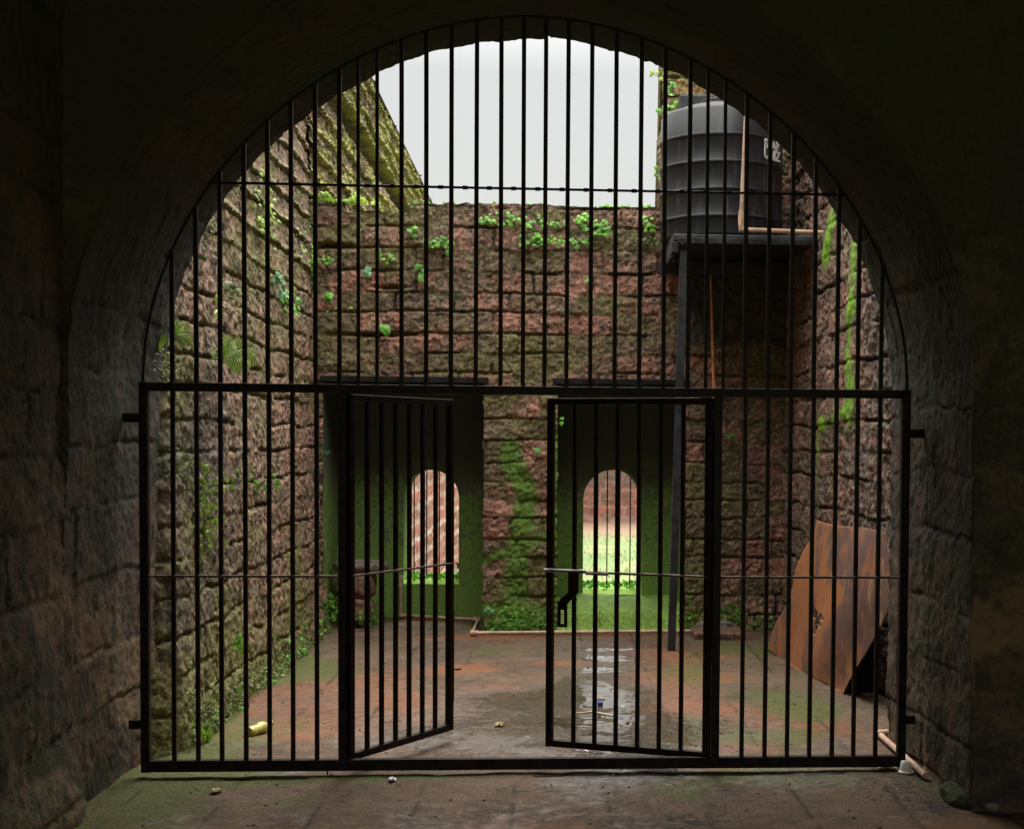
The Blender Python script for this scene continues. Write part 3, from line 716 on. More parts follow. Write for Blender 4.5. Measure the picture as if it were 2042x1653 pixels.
# ---------------------------------------------------------------- floor and ground
def build_floor():
    du = .019
    us = np.arange(-2.35, 3.12, du); vs = np.arange(-9.0, 6.32, du)
    u, v = np.meshgrid(us, vs, indexing='ij')
    # long slabs running into the picture
    w = u+.02*(fbm(u*1.5, v*1.5, 401, 3)-.5)*2
    r = np.random.RandomState(5)
    xa_ = atZ(1218, 1600)[0]; xe = xa_+(np.arange(-8, 9))*.445+r.uniform(-.02, .02, 17)
    k = np.clip(np.searchsorted(xe, w)-1, 0, len(xe)-2)
    dx = np.minimum(w-xe[k], xe[k+1]-w)
    dy = np.full(u.shape, 9.)
    for c in np.unique(k):
        m = k == c; ye = -9.5+r.uniform(0, .8)+np.concatenate([[0], np.cumsum(r.uniform(.55, 1.5, 22))])
        q = np.clip(np.searchsorted(ye, v[m])-1, 0, len(ye)-2); dy[m] = np.minimum(v[m]-ye[q], ye[q+1]-v[m])
    dj = np.minimum(dx, dy+.012)
    broken = np.maximum(sm(.40, .56, fbm(u*1.3, v*1.3, 403, 3)), sm(-.1, -.4, v))
    gl = (1-sm(.006, .020, np.abs(v+.062+.014*(fbm(u*5, v*0, 440, 4)-.5)*2)))*sm(-1.95, -1.8, u)*sm(1.95, 1.85, u)*sm(.32, .45, fbm(u*2.2, v*0, 441, 3))
    joint = np.maximum((1-sm(.003, .014, dj))*broken*sm(.3, .5, fbm(u*6, v*6, 442, 3)), gl)
    z = -.007*joint-.02*gl+.022*(fbm(u*1.1, v*1.1, 404, 3)-.5)+.010*(fbm(u*7, v*7, 405, 3)-.5)
    def B(x, y, rx, ry): p = atZ(x, y); return blob(u, v, p[0], p[1], rx, ry)
    mud = .30+.50*(fb(u*.9, v*.8, 410, 4)-.5)+.16*sm(3.2, 4.8, v)
    for a in ((1120, 1322, .30, .16), (1360, 1350, .42, .22), (1390, 1412, .30, .14), (520, 1470, .28, .10), (930, 1330, .28, .30), (1000, 1370, .3, .2), (940, 1270, .5, .2), (1440, 1480, .1, .1), (720, 1460, .12, .1)):
        mud = mud+.55*B(*a)
    moss = .34+.60*(fb(u*1.2, v*1.0, 411, 4)-.5)+.20*sm(-1.45, -1.9, u)*sm(-1, .3, v)
    for a in ((620, 1345, .30, .35), (1470, 1470, .28, .16), (1580, 1465, .32, .22), (1640, 1430, .25, .5), (1000, 1300, .4, .3), (350, 1560, .35, .14), (700, 1550, .8, .14), (1170, 1640, .2, .1), (1390, 1305, .1, .1)):
        moss = moss+.42*B(*a)
    wet = .28+.55*(fb(u*1.4, v*1.0, 412, 4)-.5)+.60*B(1205, 1390, .34, 2.1)+.15*B(1000, 1400, .8, 1.6)+.05*B(1100, 1600, 1.2, .7)-.25*sm(-.15, -.6, v)
    def pud(x, y, rx, ry, sd):
        b_ = B(x, y, rx, ry); return 1.0*(b_*(.15+1.7*fbm(u*16, v*26, sd, 4)) > .655)
    pm = np.maximum.reduce([pud(1205, 1312, .26, .22, 1), pud(1235, 1466, .12, .07, 2), pud(1170, 1462, .05, .12, 3), pud(1198, 1396, .05, .03, 4), pud(1240, 1408, .04, .02, 5), pud(1190, 1335, .26, .16, 6), .9*pud(1150, 1440, .3, .25, 7), pud(1200, 1500, .2, .12, 8), pud(1215, 1295, .3, .12, 9)])
    shn = np.clip(B(1205, 1380, .26, 1.9)*(.2+1.3*fbm(u*3, v*5, 450, 4)), 0, 1)*sm(-.1, .3, v)
    wet = np.where(pm > .5, 1., np.clip(wet, 0, .70+.11*shn))
    z = z*(1-.85*pm)-.004*pm
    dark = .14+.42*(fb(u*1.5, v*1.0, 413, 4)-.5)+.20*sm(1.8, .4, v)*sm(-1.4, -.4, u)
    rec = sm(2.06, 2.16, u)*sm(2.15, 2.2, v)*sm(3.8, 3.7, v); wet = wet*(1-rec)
    dark = dark+2*rec; moss = moss*(1-rec); mud = mud*(1-rec)  # floor inside the recess darkened too, shade put into its colour
    for a in ((1400, 1545, .35, .12), (1080, 1575, .3, .08), (1000, 1620, .2, .08)): dark = dark+.25*B(*a)
    dry = .62*sm(-.55, -1.3, v)+.25*(fb(u*1.2, v*1.2, 414)-.5)+.3*sm(1.2, 2.0, u)*sm(-.3, -.7, v)+.35*sm(-.9, -1.7, u)*sm(.0, -.5, v)-.2*sm(-.2, .8, u)*sm(-.9, -.5, v)
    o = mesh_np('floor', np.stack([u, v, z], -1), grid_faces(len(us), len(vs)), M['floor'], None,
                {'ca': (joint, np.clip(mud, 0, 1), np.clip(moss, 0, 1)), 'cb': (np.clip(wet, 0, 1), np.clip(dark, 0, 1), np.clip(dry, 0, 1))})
    tag(o, 'wet stone slab floor with red mud, moss and puddles', None, None, 'structure')
build_floor()
mb = MB(); mb.add([(-300, 6.8, -1.25), (300, 6.8, -1.25), (300, 500, -1.25), (-300, 500, -1.25)], [(0, 1, 2, 3)])
mb.add([(-300, -300, -1.26), (300, -300, -1.26), (300, 6.8, -1.26), (-300, 6.8, -1.26)], [(0, 1, 2, 3)])
tag(mb.build('ground', M['ground']), 'pale sunlit meadow beyond the window openings', None, None, 'structure')

# far boundary wall across the meadow
def far_wall():
    us = np.linspace(-4, 30, 500); vs = np.linspace(-1.3, 5.6, 130)
    u, v = np.meshgrid(us, vs, indexing='ij')
    dist, r1, r2, r3, dhi, dlo = blocks(u, v, 500, ch=.3, bw=.6, umin=-6, umax=34)
    h = relief(u, v, 500, dist, r1, r3, .02, 1.2)
    dark = .42*sm(-.2, .3, v)*sm(1.5, .9, v)+.3*(fb(u*.5, v*.5, 501)-.3)
    o = mesh_np('boundary_wall', np.stack([u, 43.5-h, v], -1), grid_faces(len(us), len(vs)), M['far_laterite'], None,
                {'ca': (np.clip(.1+.4*r1, 0, 1), .5*(1-sm(.01, .04, dist)), .25+0*u), 'cb': (0*u, dark, 0*u)})
    tag(o, 'distant brown laterite wall seen through the right window across the meadow', 'wall')
far_wall()
def meadow():
    n = 3500; V = []; Fq = []
    r = np.random.RandomState(3)
    x = r.uniform(-1.6, 5.5, n); y = 7+r.uniform(0, 1, n)**1.3*30
    m = (fbm(x*.35, y*.25, 601, 3) > .46) | (r.rand(n) < .25); x = x[m]; y = y[m]; n = len(x)
    a = r.uniform(0, 6.28, n); hgt = r.uniform(.05, .16, n); w = .012+0*x
    b0 = np.stack([x-w*np.cos(a), y-w*np.sin(a), 0*x-1.25], -1); b1 = np.stack([x+w*np.cos(a), y+w*np.sin(a), 0*x-1.25], -1)
    t = np.stack([x+.04*r.randn(n), y+.04*r.randn(n), -1.25+hgt], -1)
    V = np.stack([b0, b1, t], 1).reshape(-1, 3); Fq = np.arange(3*n).reshape(-1, 3)
    o = mesh_np('grass', V, Fq, M['leaf_dull'], None, None, False)
    tag(o, 'tufts of light green grass on the meadow beyond the windows', None, None, 'stuff')
meadow()

# ---------------------------------------------------------------- iron gate
def arc_z(x, a=1.885, b=1.80, z0=1.93, n=1.9):
    t = min(1., abs(x)/a); return z0+b*max(0., 1-t**n)**(1/n)
G = empty('iron_gate', 'black iron bar gate filling the arch, its two leaves standing ajar', 'gate')
def bar(x, z0, z1, parent=G, y=0., r=.0105, M_=None, name='bar'):
    m = MB(); k_ = random.uniform(-.0022, .0022)/max(.3, z1-z0); sh_ = Matrix.Identity(4); sh_[0][2] = k_; sh_[0][3] = -k_*z0
    m.box((x-r, y-r, z0), (x+r, y+r, z1), M_ or sh_, ch=.002); return m.build(name, M['iron'], parent)
m = MB()
m.box((-1.90, -.02, .020), (-1.858, .02, 1.929), ch=.003); m.box((1.858, -.02, .020), (1.90, .02, 1.929), ch=.003)
m.box((-1.857, -.019, 1.885), (1.857, .019, 1.927), ch=.003); m.box((-1.857, -.019, .022), (1.857, .019, .078), ch=.003)
m.box((-.945, -.0185, .079), (-.905, .0185, 1.884), ch=.003); m.box((.908, -.0185, .079), (.948, .0185, 1.884), ch=.003)
m.build('frame', M['iron'], G)
m = MB(); pts = [(x, .0, arc_z(x)) for x in np.concatenate([[-1.885], -1.885*np.cos(np.linspace(.12, math.pi-.12, 60)), [1.885]])]
m.tube(pts, .007, 8); m.build('arch_rod', M['iron'], G, True)
m = MB(); xc = 1.885
for x in np.linspace(0, 1.885, 200):
    if arc_z(x) < 2.893: xc = x; break
m.tube([(-xc, -.012, 2.893), (xc, -.012, 2.893)], .0065, 8)
for k in range(31):
    xx = -1.75+k*.1183
    if abs(xx) < xc-.05: m.box((xx-.013, -.017, 2.884), (xx+.013, -.004, 2.902), ch=.003)
m.build('cross_rod', M['iron'], G, True)
for s in (-1, 1):
    m = MB(); m.tube([(s*1.86, -.013, .985), (s*.945, -.013, .985)], .0065, 8); m.build('cross_rod', M['rust_rod'], G, True)
upx = [343.5, 391.5, 439, 488, 534, 581, 629.5, 677, 715, 752, 801, 850, 899.5, 949, 998.5, 1043, 1086, 1130, 1177.5, 1226, 1275, 1323.5, 1372, 1408, 1443, 1486, 1532, 1578, 1624, 1670, 1711.5, 1758]
for i, px in enumerate(upx):
    x = atY(px, 640, 0)[0]
    b_ = bar(x, 1.929, arc_z(x)-.004, G, 0., .0085 if i in (8, 9, 23, 24) else .0105)
for px in (346, 394, 441.5, 490, 537, 584, 632, 1483, 1529, 1574, 1618.5, 1664, 1707, 1751):
    bar(atY(px, 1100, 0)[0], .078, 1.885)
for (xa, xb, z) in ((-1.98, -1.89, 1.755), (-1.96, -1.89, .255), (1.89, 1.98, 1.71), (1.89, 1.95, .26)):
    m = MB(); m.box((xa, -.008, z-.022), (xb, .008, z+.022), ch=.002); m.build('wall_bracket', M['iron'], G)
m = MB(); m.tube([(-1.0, 0, .0), (-1.0, 0, .022)], .004, 6); m.build('ground_pin', M['iron'], G)
def leaf(hx, ang, s, nb, lab):
    """s=+1: leaf reaches to the right of its hinge"""
    e = bpy.data.objects.new('gate_leaf', None); e.location = (hx, 0, 0); e.rotation_euler = (0, 0, s*ang); e.empty_display_size = .1; link(e, G)
    e['label'] = lab
    w = .888
    def X(a): return s*a
    def bx(a, b, z0, z1, t=.0165, mm=None):
        x0, x1 = sorted((X(a), X(b))); mm.box((x0, -t, z0), (x1, t, z1), ch=.003)
    m = MB(); bx(.004, .040, .066, 1.88, .0175, m); bx(w-.034, w, .066, 1.88, .0175, m); bx(.041, w-.035, .066, .101, .0165, m); bx(.041, w-.035, 1.846, 1.879, .0165, m)
    m.build('leaf_frame', M['iron'], e)
    for k in range(nb):
        x = .040+(w-.034-.040)*(k+1)/(nb+1); m = MB(); x_ = X(x); m.box((x_-.010, -.010, .101), (x_+.010, .010, 1.846), ch=.002); m.build('bar', M['iron'], e)
    m = MB(); m.tube([(X(.02), -.014, .985), (X(w), -.014, .985)], .0065, 8); m.build('cross_rod', M['rust_rod'], e, True)
    return e, X, w
LL, X1, w1 = leaf(-.903, 1.026, 1, 6, 'left gate leaf swung wide open into the yard')
RL, X2, w2 = leaf(.906, .381, -1, 6, 'right gate leaf standing slightly ajar with the bolt and hasp')
m = MB(); m.tube([(X1(w1)+.004, -.02, .40), (X1(w1)+.02, -.035, .40), (X1(w1)+.035, -.035, .40)], .006, 8); m.box((X1(w1)-.001, -.014, .22), (X1(w1)+.010, .014, .72), ch=.003); m.build('keep_plate', M['iron'], LL)
m = MB(); m.tube([(X1(w1)+.0, -.03, .985), (X1(w1)+.018, -.03, .985), (X1(w1)+.018, -.03, .955)], .006, 8); m.build('bolt_eye', M['steel'], LL, True)
m = MB(); m.tube([(X2(w2+.005), -.034, .990), (X2(w2-.225), -.034, .990)], .0085, 10); m.tube([(X2(w2-.03), -.034, .990), (X2(w2-.045), -.034, .990)], .012, 10); m.tube([(X2(w2-.19), -.034, .990), (X2(w2-.205), -.034, .990)], .012, 10)
m.build('bolt', M['steel'], RL, True)
m = MB(); m.tube([(X2(w2-.225), -.032, .980), (X2(w2-.345), -.032, .980)], .007, 8); m.build('bolt_guide', M['rust_rod'], RL, True)
# hasp: a cranked strap with a slotted end hanging from the bolt
m = MB(); y = -.040
def strap(P, w_, th=.006):
    for (x0, z0, a0), (x1, z1, a1) in zip(P[:-1], P[1:]):
        v = [(X2(x0-a0), y-th, z0), (X2(x0+a0), y-th, z0), (X2(x1+a1), y-th, z1), (X2(x1-a1), y-th, z1)]
        v += [(p[0], y+th, p[2]) for p in v]
        m.add(v, [(0, 1, 2, 3), (7, 6, 5, 4), (0, 4, 5, 1), (1, 5, 6, 2), (2, 6, 7, 3), (3, 7, 4, 0)])
strap([(w2-.160, .985, .028), (w2-.160, .88, .027), (w2-.120, .845, .030), (w2-.100, .815, .024)], .02)
m.box((min(X2(w2-.075), X2(w2-.090)), y-.006, .715), (max(X2(w2-.075), X2(w2-.090)), y+.006, .83)); m.box((min(X2(w2-.112), X2(w2-.126)), y-.006, .715), (max(X2(w2-.112), X2(w2-.126)), y+.006, .83))
m.box((min(X2(w2-.075), X2(w2-.126)), y-.0065, .700), (max(X2(w2-.075), X2(w2-.126)), y+.0065, .716)); m.box((min(X2(w2-.075), X2(w2-.126)), y-.0065, .79), (max(X2(w2-.075), X2(w2-.126)), y+.0065, .835))
m.build('hasp', M['iron'], RL)

# thin bars of the two window openings
def grille(op, xs, lab, rail):
    e = empty('window_grille', lab, 'grille', 'thin iron bars in the alcove windows')
    xa, xb, za, zt = op; c = (xa+xb)/2; r = (xb-xa)/2; zsn = zt-r*1.02
    for x in xs:
        t = zsn+(zt-zsn)*math.sqrt(max(0, 1-((x-c)/r)**2))
        m = MB(); m.tube([(x, 6.5, za+.02), (x, 6.5, t+.01)], .006, 8); m.build('bar', M['iron'], e, True)
grille(PL, [atY(x, 1000, 6.5)[0] for x in (826, 851, 876, 899)], 'thin rusty vertical bars in the left alcove window, red wall behind', 0)
grille(PR, [atY(x, 1000, 6.5)[0] for x in (1187, 1211, 1236, 1257)], 'thin rusty vertical bars in the right alcove window, meadow behind', 0)

# ---------------------------------------------------------------- water tank on its stand
TC = (1.512, 4.74, 3.30); TR = .505
T = empty('water_tank', 'black ribbed plastic water tank on the stand in the upper right corner', 'water tank')
prof = [(.02, 0), (TR-.03, 0), (TR, .03)]
for i, z in enumerate((.17, .385, .60, .815)):
    prof += [(TR, z-.018), (TR+.004, z-.012), (TR+.013, z-.006), (TR+.013, z+.005), (TR+.003, z+.010), (TR, z+.018)]
prof += [(TR, 1.02), (TR-.015, 1.045), (TR-.06, 1.055), (TR-.16, 1.10), (TR-.26, 1.13), (TR-.32, 1.14), (.03, 1.145)]
m = MB(); m.lathe(prof, TC, 72); m.build('tank_body', M['tank'], T, True)
m = MB(); m.lathe([(.14, 1.135), (.18, 1.135), (.18, 1.175), (.165, 1.185), (.02, 1.19)], TC, 40); m.build('lid', M['tank'], T, True)
a = math.radians(-43)
for k, (txt, dz) in enumerate((('STAR', .745), ('UNIZ', .665))):
    cu = bpy.data.curves.new('lettering', 'FONT'); cu.body = txt; cu.size = .105; cu.extrude = .002; cu.offset = .004; cu.align_x = 'CENTER'; cu.materials.append(M['white_paint'] if 'white_paint' in M else M['white'])
    cu.space_character = .88
    tmp = bpy.data.objects.new('tmp', cu); C.objects.link(tmp); bpy.context.view_layer.update()
    me = bpy.data.meshes.new_from_object(tmp.evaluated_get(bpy.context.evaluated_depsgraph_get())); bpy.data.objects.remove(tmp)
    o = bpy.data.objects.new('lettering', me); link(o, T)
    o.location = (TC[0]+(TR+.002)*math.cos(a), TC[1]+(TR+.002)*math.sin(a), TC[2]+dz-.02)
    o.rotation_euler = (math.radians(90), 0, a+math.radians(90))
St = empty('tank_stand', 'dark slab stand under the water tank held up by one leaning iron post', 'stand')
m = MB(); m.box((1.06, 4.10, 3.235), (2.30, 5.31, 3.295), ch=.012); m.build('slab', M['stand'], St)
m = MB(); m.box((1.10, 4.055, 3.215), (2.30, 4.098, 3.262), ch=.004); m.build('front_beam', M['stand'], St)
m = MB(); m.box((1.02, 5.10, 3.10), (2.25, 5.18, 3.20), ch=.004); m.build('rear_beam', M['stand'], St)
m = MB(); m.box((1.05, 4.10, 3.15), (1.10, 5.25, 3.232), ch=.004); m.build('side_beam', M['stand'], St)
m = MB(); m.tube([(1.13, 4.06, 3.22), (1.02, 4.35, 3.06)], .02, 6); m.build('strut', M['stand'], St)
p0 = atZ(1339, 1297); ptop = atY(1365, 480, 4.075)
m = MB(); Mx = Matrix.Translation(Vector((p0[0], p0[1]+.02, -.02)))
sh = Matrix.Identity(4); sh[0][2] = (ptop[0]-p0[0])/3.2
m.box((-.030, -.030, 0), (.030, .030, 1.0), Mx @ sh @ Matrix.Diagonal((1, 1, 3.18, 1)), ch=0)
m.build('post', M['stand'], St)
m = MB(); a0 = atY(1354, 240, 5.1); a1 = atY(1412, 240, 5.1)
m.box((a0[0], 5.05, 3.296), (a1[0]+.05, 5.29, 4.62), ch=.02)
bx_ = m.build('utility_box', M['stand']); tag(bx_, 'tall dark grey box standing on the slab behind the water tank', 'box')
# pipes
def pipe(name, pts, r, mat, label, fit=()):
    e = empty(name, label, 'pipe')
    m = MB(); m.tube(pts, r, 12); m.build('pipe_run', mat, e, True)
    for i in fit:
        p = Vector(pts[i]); m = MB()
        prev = Vector(pts[i-1]) if i > 0 else None; nxt = Vector(pts[i+1]) if i+1 < len(pts) else None
        q = [p+(prev-p).normalized()*r*3.2] if prev else []
        q += [p]+([p+(nxt-p).normalized()*r*3.2] if nxt else [])
        m.tube(q, r*1.4, 12); m.build('pipe_elbow', mat, e, True)
    return e
yy = 3.98
q1, q2, q3, q4 = atY(1491, 165, yy), atY(1478, 435, yy), atY(1478, 458, yy), atY(1662, 466, yy)
pipe('water_pipe', [q1, q2, q3+np.array([0, 0, 0]), q4+np.array([.12, 0, 0])], .017, M['pvc'], 'beige plastic pipe coming down the tank front and turning right to the wall', (1, 2))
f1 = [atY(800, 1148, 6.12), atY(797, 1160, 6.12), np.append(atZ(795, 1232, .03)[:2], .03), np.append(atZ(954, 1235, .03)[:2], .03), np.append(atZ(941, 1262, .03)[:2], .03), np.append(atZ(1380, 1258, .03)[:2], .03)]
f1[2][1] = 6.12; f1[1][0] = f1[2][0]
pipe('drain_pipe', f1, .016, M['pvc'], 'long beige pipe lying along the foot of the back wall', (1, 2, 3, 4))
g1, g2 = atZ(1752, 1462, .03), atZ(1846, 1546, .03)
pipe('floor_pipe', [g1+np.array([.16, .02, 0]), g1, g2], .017, M['pvc'], 'short beige pipe on the floor at the right foot of the arch', (1,))
b0, b1 = atY(1416, 512, 5.22), atY(1428, 900, 5.22)
m = MB(); m.tube([b0, (b0+b1)/2, b1], [.008, .015, .017], 10); o = m.build('downpipe', M['ochre_pipe'], None, True); tag(o, 'thin orange pipe running down the back wall below the tank', 'pipe')

# ---------------------------------------------------------------- rusty sheet
def sheet():
    L = [(1629, 1037), (1606, 1095), (1582, 1170), (1556, 1232), (1532, 1296)]
    R_ = [(1769, 1064), (1778, 1102), (1768, 1208), (1724, 1306), (1680, 1385)]
    B1 = np.array([1.845, 4.0, 0.]); B2 = np.array([2.03, 2.13, 0.]); T2 = atX(1769, 1064, xr(2.0)-.075)
    nrm = np.cross(B2-B1, T2-B1); nrm /= np.linalg.norm(nrm)
    def on(x, y): v = ray(x, y); return CAM+(np.dot(B1-CAM, nrm)/np.dot(v, nrm))*v
    K = 80; ts = np.linspace(0, 1, K); Lx = np.array(L, float); Rx = np.array(R_, float); tt = np.linspace(0, 1, 5)
    li = np.stack([np.interp(ts, tt, Lx[:, i]) for i in (0, 1)], 1); ri = np.stack([np.interp(ts, tt, Rx[:, i]) for i in (0, 1)], 1)
    V = np.zeros((K, K, 3)); px = np.zeros((K, K, 2))
    for i in range(K):
        for j in range(K):
            s = j/(K-1); q = li[i]*(1-s)+ri[i]*s
            q = q+np.array([4*math.sin(ts[i]*13)*(1-s)**6-5*math.sin(ts[i]*9)*s**6, 0])
            q = q+np.array([0, 14*math.sin(math.pi*s)])*ts[i]**3+np.array([0, 3*math.sin(math.pi*s*2)])*(1-ts[i])
            px[i, j] = q
            p = on(*q); bend = .10*math.sin(math.pi*min(1, s*1.0))*1.0*(.3+.7*ts[i])-.05*sm(.78, .80, np.array(s))*(s-.79)*6
            V[i, j] = p
    # gentle crease so the surface is not a perfect plane (along the plane normal, toward the yard)
    n2 = nrm if nrm[0] < 0 else -nrm
    s = np.linspace(0, 1, K)[None, :]; t = ts[:, None]
    V += n2*(.035*np.sin(math.pi*s*1.0)*np.sin(math.pi*t)+.010*np.sin(s*9+t*3)+.012*np.maximum(0, t-.8)*5*np.sin(s*6))[..., None]
    V[..., 2] = np.maximum(V[..., 2], .004)
    cx, cy = 1636, 1236; dx = px[..., 0]-cx; dy = px[..., 1]-cy
    ang = np.arctan2(dy, dx); rad = np.hypot(dx*1.4-dy*.25, dy*.75)
    hole = rad < 15+7*np.cos(3*ang+1)+6*np.cos(7*ang)
    keep = ~(hole[:-1, :-1] & hole[1:, 1:])
    f = grid_faces(K, K, keep)
    Vb = V-n2*.003; off = K*K
    bm = [tuple(x) for x in f]+[tuple(off+x for x in q[::-1]) for q in f]
    edge = {}
    for q in f:
        for a, b in zip(q, np.roll(q, -1)):
            edge[(int(a), int(b))] = edge.get((int(a), int(b)), 0)+1
    for (a, b) in edge:
        if (b, a) not in edge: bm.append((a, a+off, b+off, b))
    o = mesh_np('rusty_sheet', np.concatenate([V.reshape(-1, 3), Vb.reshape(-1, 3)]), np.array(bm), M['rust'])
    tag(o, 'rusty orange metal sheet with a torn hole leaning on the right wall', 'metal sheet')
sheet()

# ---------------------------------------------------------------- loose stones
def rock(name, c, r, mat, label, cat='stone', seed=0, group=None, parent=None, ex=.62):
    bm = bmesh.new(); bmesh.ops.create_icosphere(bm, subdivisions=4, radius=1)
    for v in bm.verts:
        d = v.co.normalized(); e = 4.
        q = Vector([math.copysign(abs(a)**ex, a) for a in d])
        n = float(fbm(np.array([d.x*2.1+seed*3.7+d.z]), np.array([d.y*2.1+d.z*1.7]), 700+seed, 4)[0])
        n2 = float(fbm(np.array([d.x*8+seed+d.z*5]), np.array([d.y*8+d.z*3]), 730+seed, 3)[0])
        v.co = Vector((q.x*r[0], q.y*r[1], q.z*r[2]))*(.80+.32*n+.13*n2)+Vector(c)
    me = bpy.data.meshes.new(name); bm.to_mesh(me); bm.free(); me.materials.append(mat)
    me.polygons.foreach_set('use_smooth', [True]*len(me.polygons))
    o = link(bpy.data.objects.new(name, me), parent); tag(o, label, cat, group); return o
rock('floor_stone', tuple(atZ(1975, 1606, .02)), (.040, .035, .028), M['stone'], 'small round stone on the floor by the dark right corner', seed=1, ex=.95)
for k, (x, y, z, rx, ry, rz, lab) in enumerate((
    (-1.60, 5.62, .13, .14, .14, .12, 'reddish block at the bottom of the pile in the left alcove corner'),
    (-1.62, 5.66, .36, .17, .15, .13, 'reddish block in the middle of the pile in the left alcove corner'),
    (-1.58, 5.70, .53, .24, .17, .055, 'flat mossy slab on top of the pile in the left alcove corner'))):
    rock('block', (x, y, z), (rx, ry, rz), M['drystone'] if k < 2 else M['slabstone'] if 'slabstone' in M else M['stone'], lab, 'stone', seed=5+k)
s0 = atZ(1385, 1276); s1_ = atZ(1488, 1276)
m = MB(); m.box((s0[0], s0[1], -.02), (s1_[0], YB-.01, .055), ch=.012); o = m.build('step_stone', M['drystone']); tag(o, 'low brown step stone at the foot of the back wall by the post', 'step')
rock('base_stone', (2.02, -.60, .02), (.09, .17, .05), M['mossy'], 'mossy lump of mortar at the foot of the right arch jamb', seed=9, ex=.85)
rock('base_stone', (1.55, 5.20, .05), (.16, .09, .05), M['stone'], 'grey rubble lump at the foot of the back wall beside the rusty sheet', seed=12)

# ---------------------------------------------------------------- litter
def bottle():
    p = atZ(516, 1452, .035); e = empty('plastic_bottle', 'crumpled yellow plastic bottle lying on the floor at the left', 'bottle')
    m = MB(); d = Vector((.45, .9, .08)).normalized(); P = [Vector(p)+d*t*.9 for t in (-.10, -.095, -.06, -.03, 0, .03, .055, .075, .095, .10)]
    m.tube(P, [.018, .030, .033, .027, .032, .034, .028, .015, .012, .012], 14); m.build('bottle_body', M['bottle'], e, True)
    m = MB(); m.tube([Vector(p)+d*.101, Vector(p)+d*.118], .014, 12); m.build('cap', M['bottle'], e, True)
M['bottle'] = flat_mat('bottle', (.42, .33, .05), .35, 0, .3, 30, .6, col2=(.60, .52, .16))
bottle()
def crumple(name, x, y, sx, sy, sz, mat, label, cat, seed):
    p = atZ(x, y, .01); n = 9; r = np.random.RandomState(seed)
    g = np.zeros((n, n, 3))
    for i in range(n):
        for j in range(n):
            a, b = (i/(n-1)-.5)*2, (j/(n-1)-.5)*2
            k = 1-.25*(abs(a)**3+abs(b)**3)
            g[i, j] = (p[0]+a*sx*k+.1*sx*r.randn(), p[1]+b*sy*k+.1*sy*r.randn(), .006+abs(r.randn())*sz*.5+sz*(1-abs(a))*.5)
    me = mesh_np(name, g, grid_faces(n, n), mat, None, None, False); tag(me, label, cat); 
    sf = me.modifiers.new('s', 'SOLIDIFY'); sf.thickness = .002
    return me
crumple('fallen_leaf', 996, 1446, .035, .05, .02, M['dry_leaf'], 'curled yellow leaf on the floor between the open gate leaves', 'leaf', 1)
crumple('paper_scrap', 432, 1575, .030, .05, .012, M['dry_leaf'], 'torn pale scrap on the mossy floor in front of the gate at left', 'scrap', 2)
crumple('foil_scrap', 782, 1553, .022, .03, .012, M['white'], 'shiny white scrap on the floor just in front of the gate', 'scrap', 3)
crumple('dry_leaf', 1768, 1529, .055, .05, .014, M['dry_leaf'], 'dry pale leaf beside the white cup under the gate corner', 'leaf', 4)
crumple('white_scrap', 1160, 1410, .009, .02, .012, M['white'], 'tiny white scrap left of the blue cap on the wet floor', 'scrap', 5)
crumple('white_scrap', 1242, 1409, .018, .02, .010, M['white'], 'white scrap right of the blue cap on the wet floor', 'scrap', 6)
crumple('white_scrap', 1182, 1258, .018, .02, .03, M['white'], 'white scrap by the pipe under the right alcove', 'scrap', 7)
p = atZ(1197, 1403, .01)
m = MB(); m.lathe([(.004, 0), (.017, 0), (.017, .016), (.014, .019), (.003, .02)], (p[0], p[1], .004), 20); o = m.build('bottle_cap', M['blue'], None, True); tag(o, 'small deep blue bottle cap on the wet floor', 'bottle cap')
p0_, p1_, p2_ = atZ(1141, 1421, .012), atZ(1180, 1419, .02), atZ(1222, 1427, .012)
m = MB(); m.tube([p0_, (p0_+p1_)/2+np.array([0, -.02, 0]), p1_, p2_], [.004, .005, .008, .007], 8); o = m.build('stick', M['twig'], None, True); tag(o, 'pale stick lying across the wet floor behind the right gate leaf', 'stick')
p = atZ(1797, 1533); p[1] = -.035
e = empty('plastic_cup', 'small white cup upside down on the floor at the right gate corner', 'cup')
m = MB(); c_ = (p[0], p[1]-.03, .005); m.lathe([(.036, 0), (.036, .006), (.031, .010), (.026, .052), (.022, .058), (.003, .059)], c_, 28); m.build('cup_body', M['white'], e, True)
m = MB(); m.lathe([(.0375, .002), (.039, .005), (.0375, .008)], c_, 28); m.build('rim', M['white'], e, True)

# ---------------------------------------------------------------- plants
def leaf_shape(kind='heart'):
    if kind == 'heart': return [(0, 0), (.26, -.12), (.50, .08), (.52, .38), (.30, .72), (0, 1.0), (-.30, .72), (-.52, .38), (-.50, .08), (-.26, -.12)]
    if kind == 'round': return [(0, .02), (.32, .0), (.5, .25), (.5, .6), (.28, .88), (0, .97), (-.28, .88), (-.5, .6), (-.5, .25), (-.32, .0)]
    if kind == 'blade': return [(0, 0), (.07, .2), (.08, .5), (.05, .8), (0, 1.05), (-.05, .8), (-.08, .5), (-.07, .2)]
    return [(0, 0), (.12, .15), (.20, .4), (.16, .7), (0, 1.05), (-.16, .7), (-.20, .4), (-.12, .15)]
def add_leaf(mb, o, up, nrm, size, kind, r):
    up = up.normalized(); nrm = (nrm-up*nrm.dot(up)).normalized(); sd = up.cross(nrm)
    sh = leaf_shape(kind); cen = o+up*size*.42+nrm*size*.10
    v = [cen]+[o+sd*x*size+up*y*size-nrm*size*(.16*abs(x)+.12*(y-.4)**2) for x, y in sh]
    n = len(sh); mb.add(v, [(0, 1+k, 1+(k+1) % n) for k in range(n)])
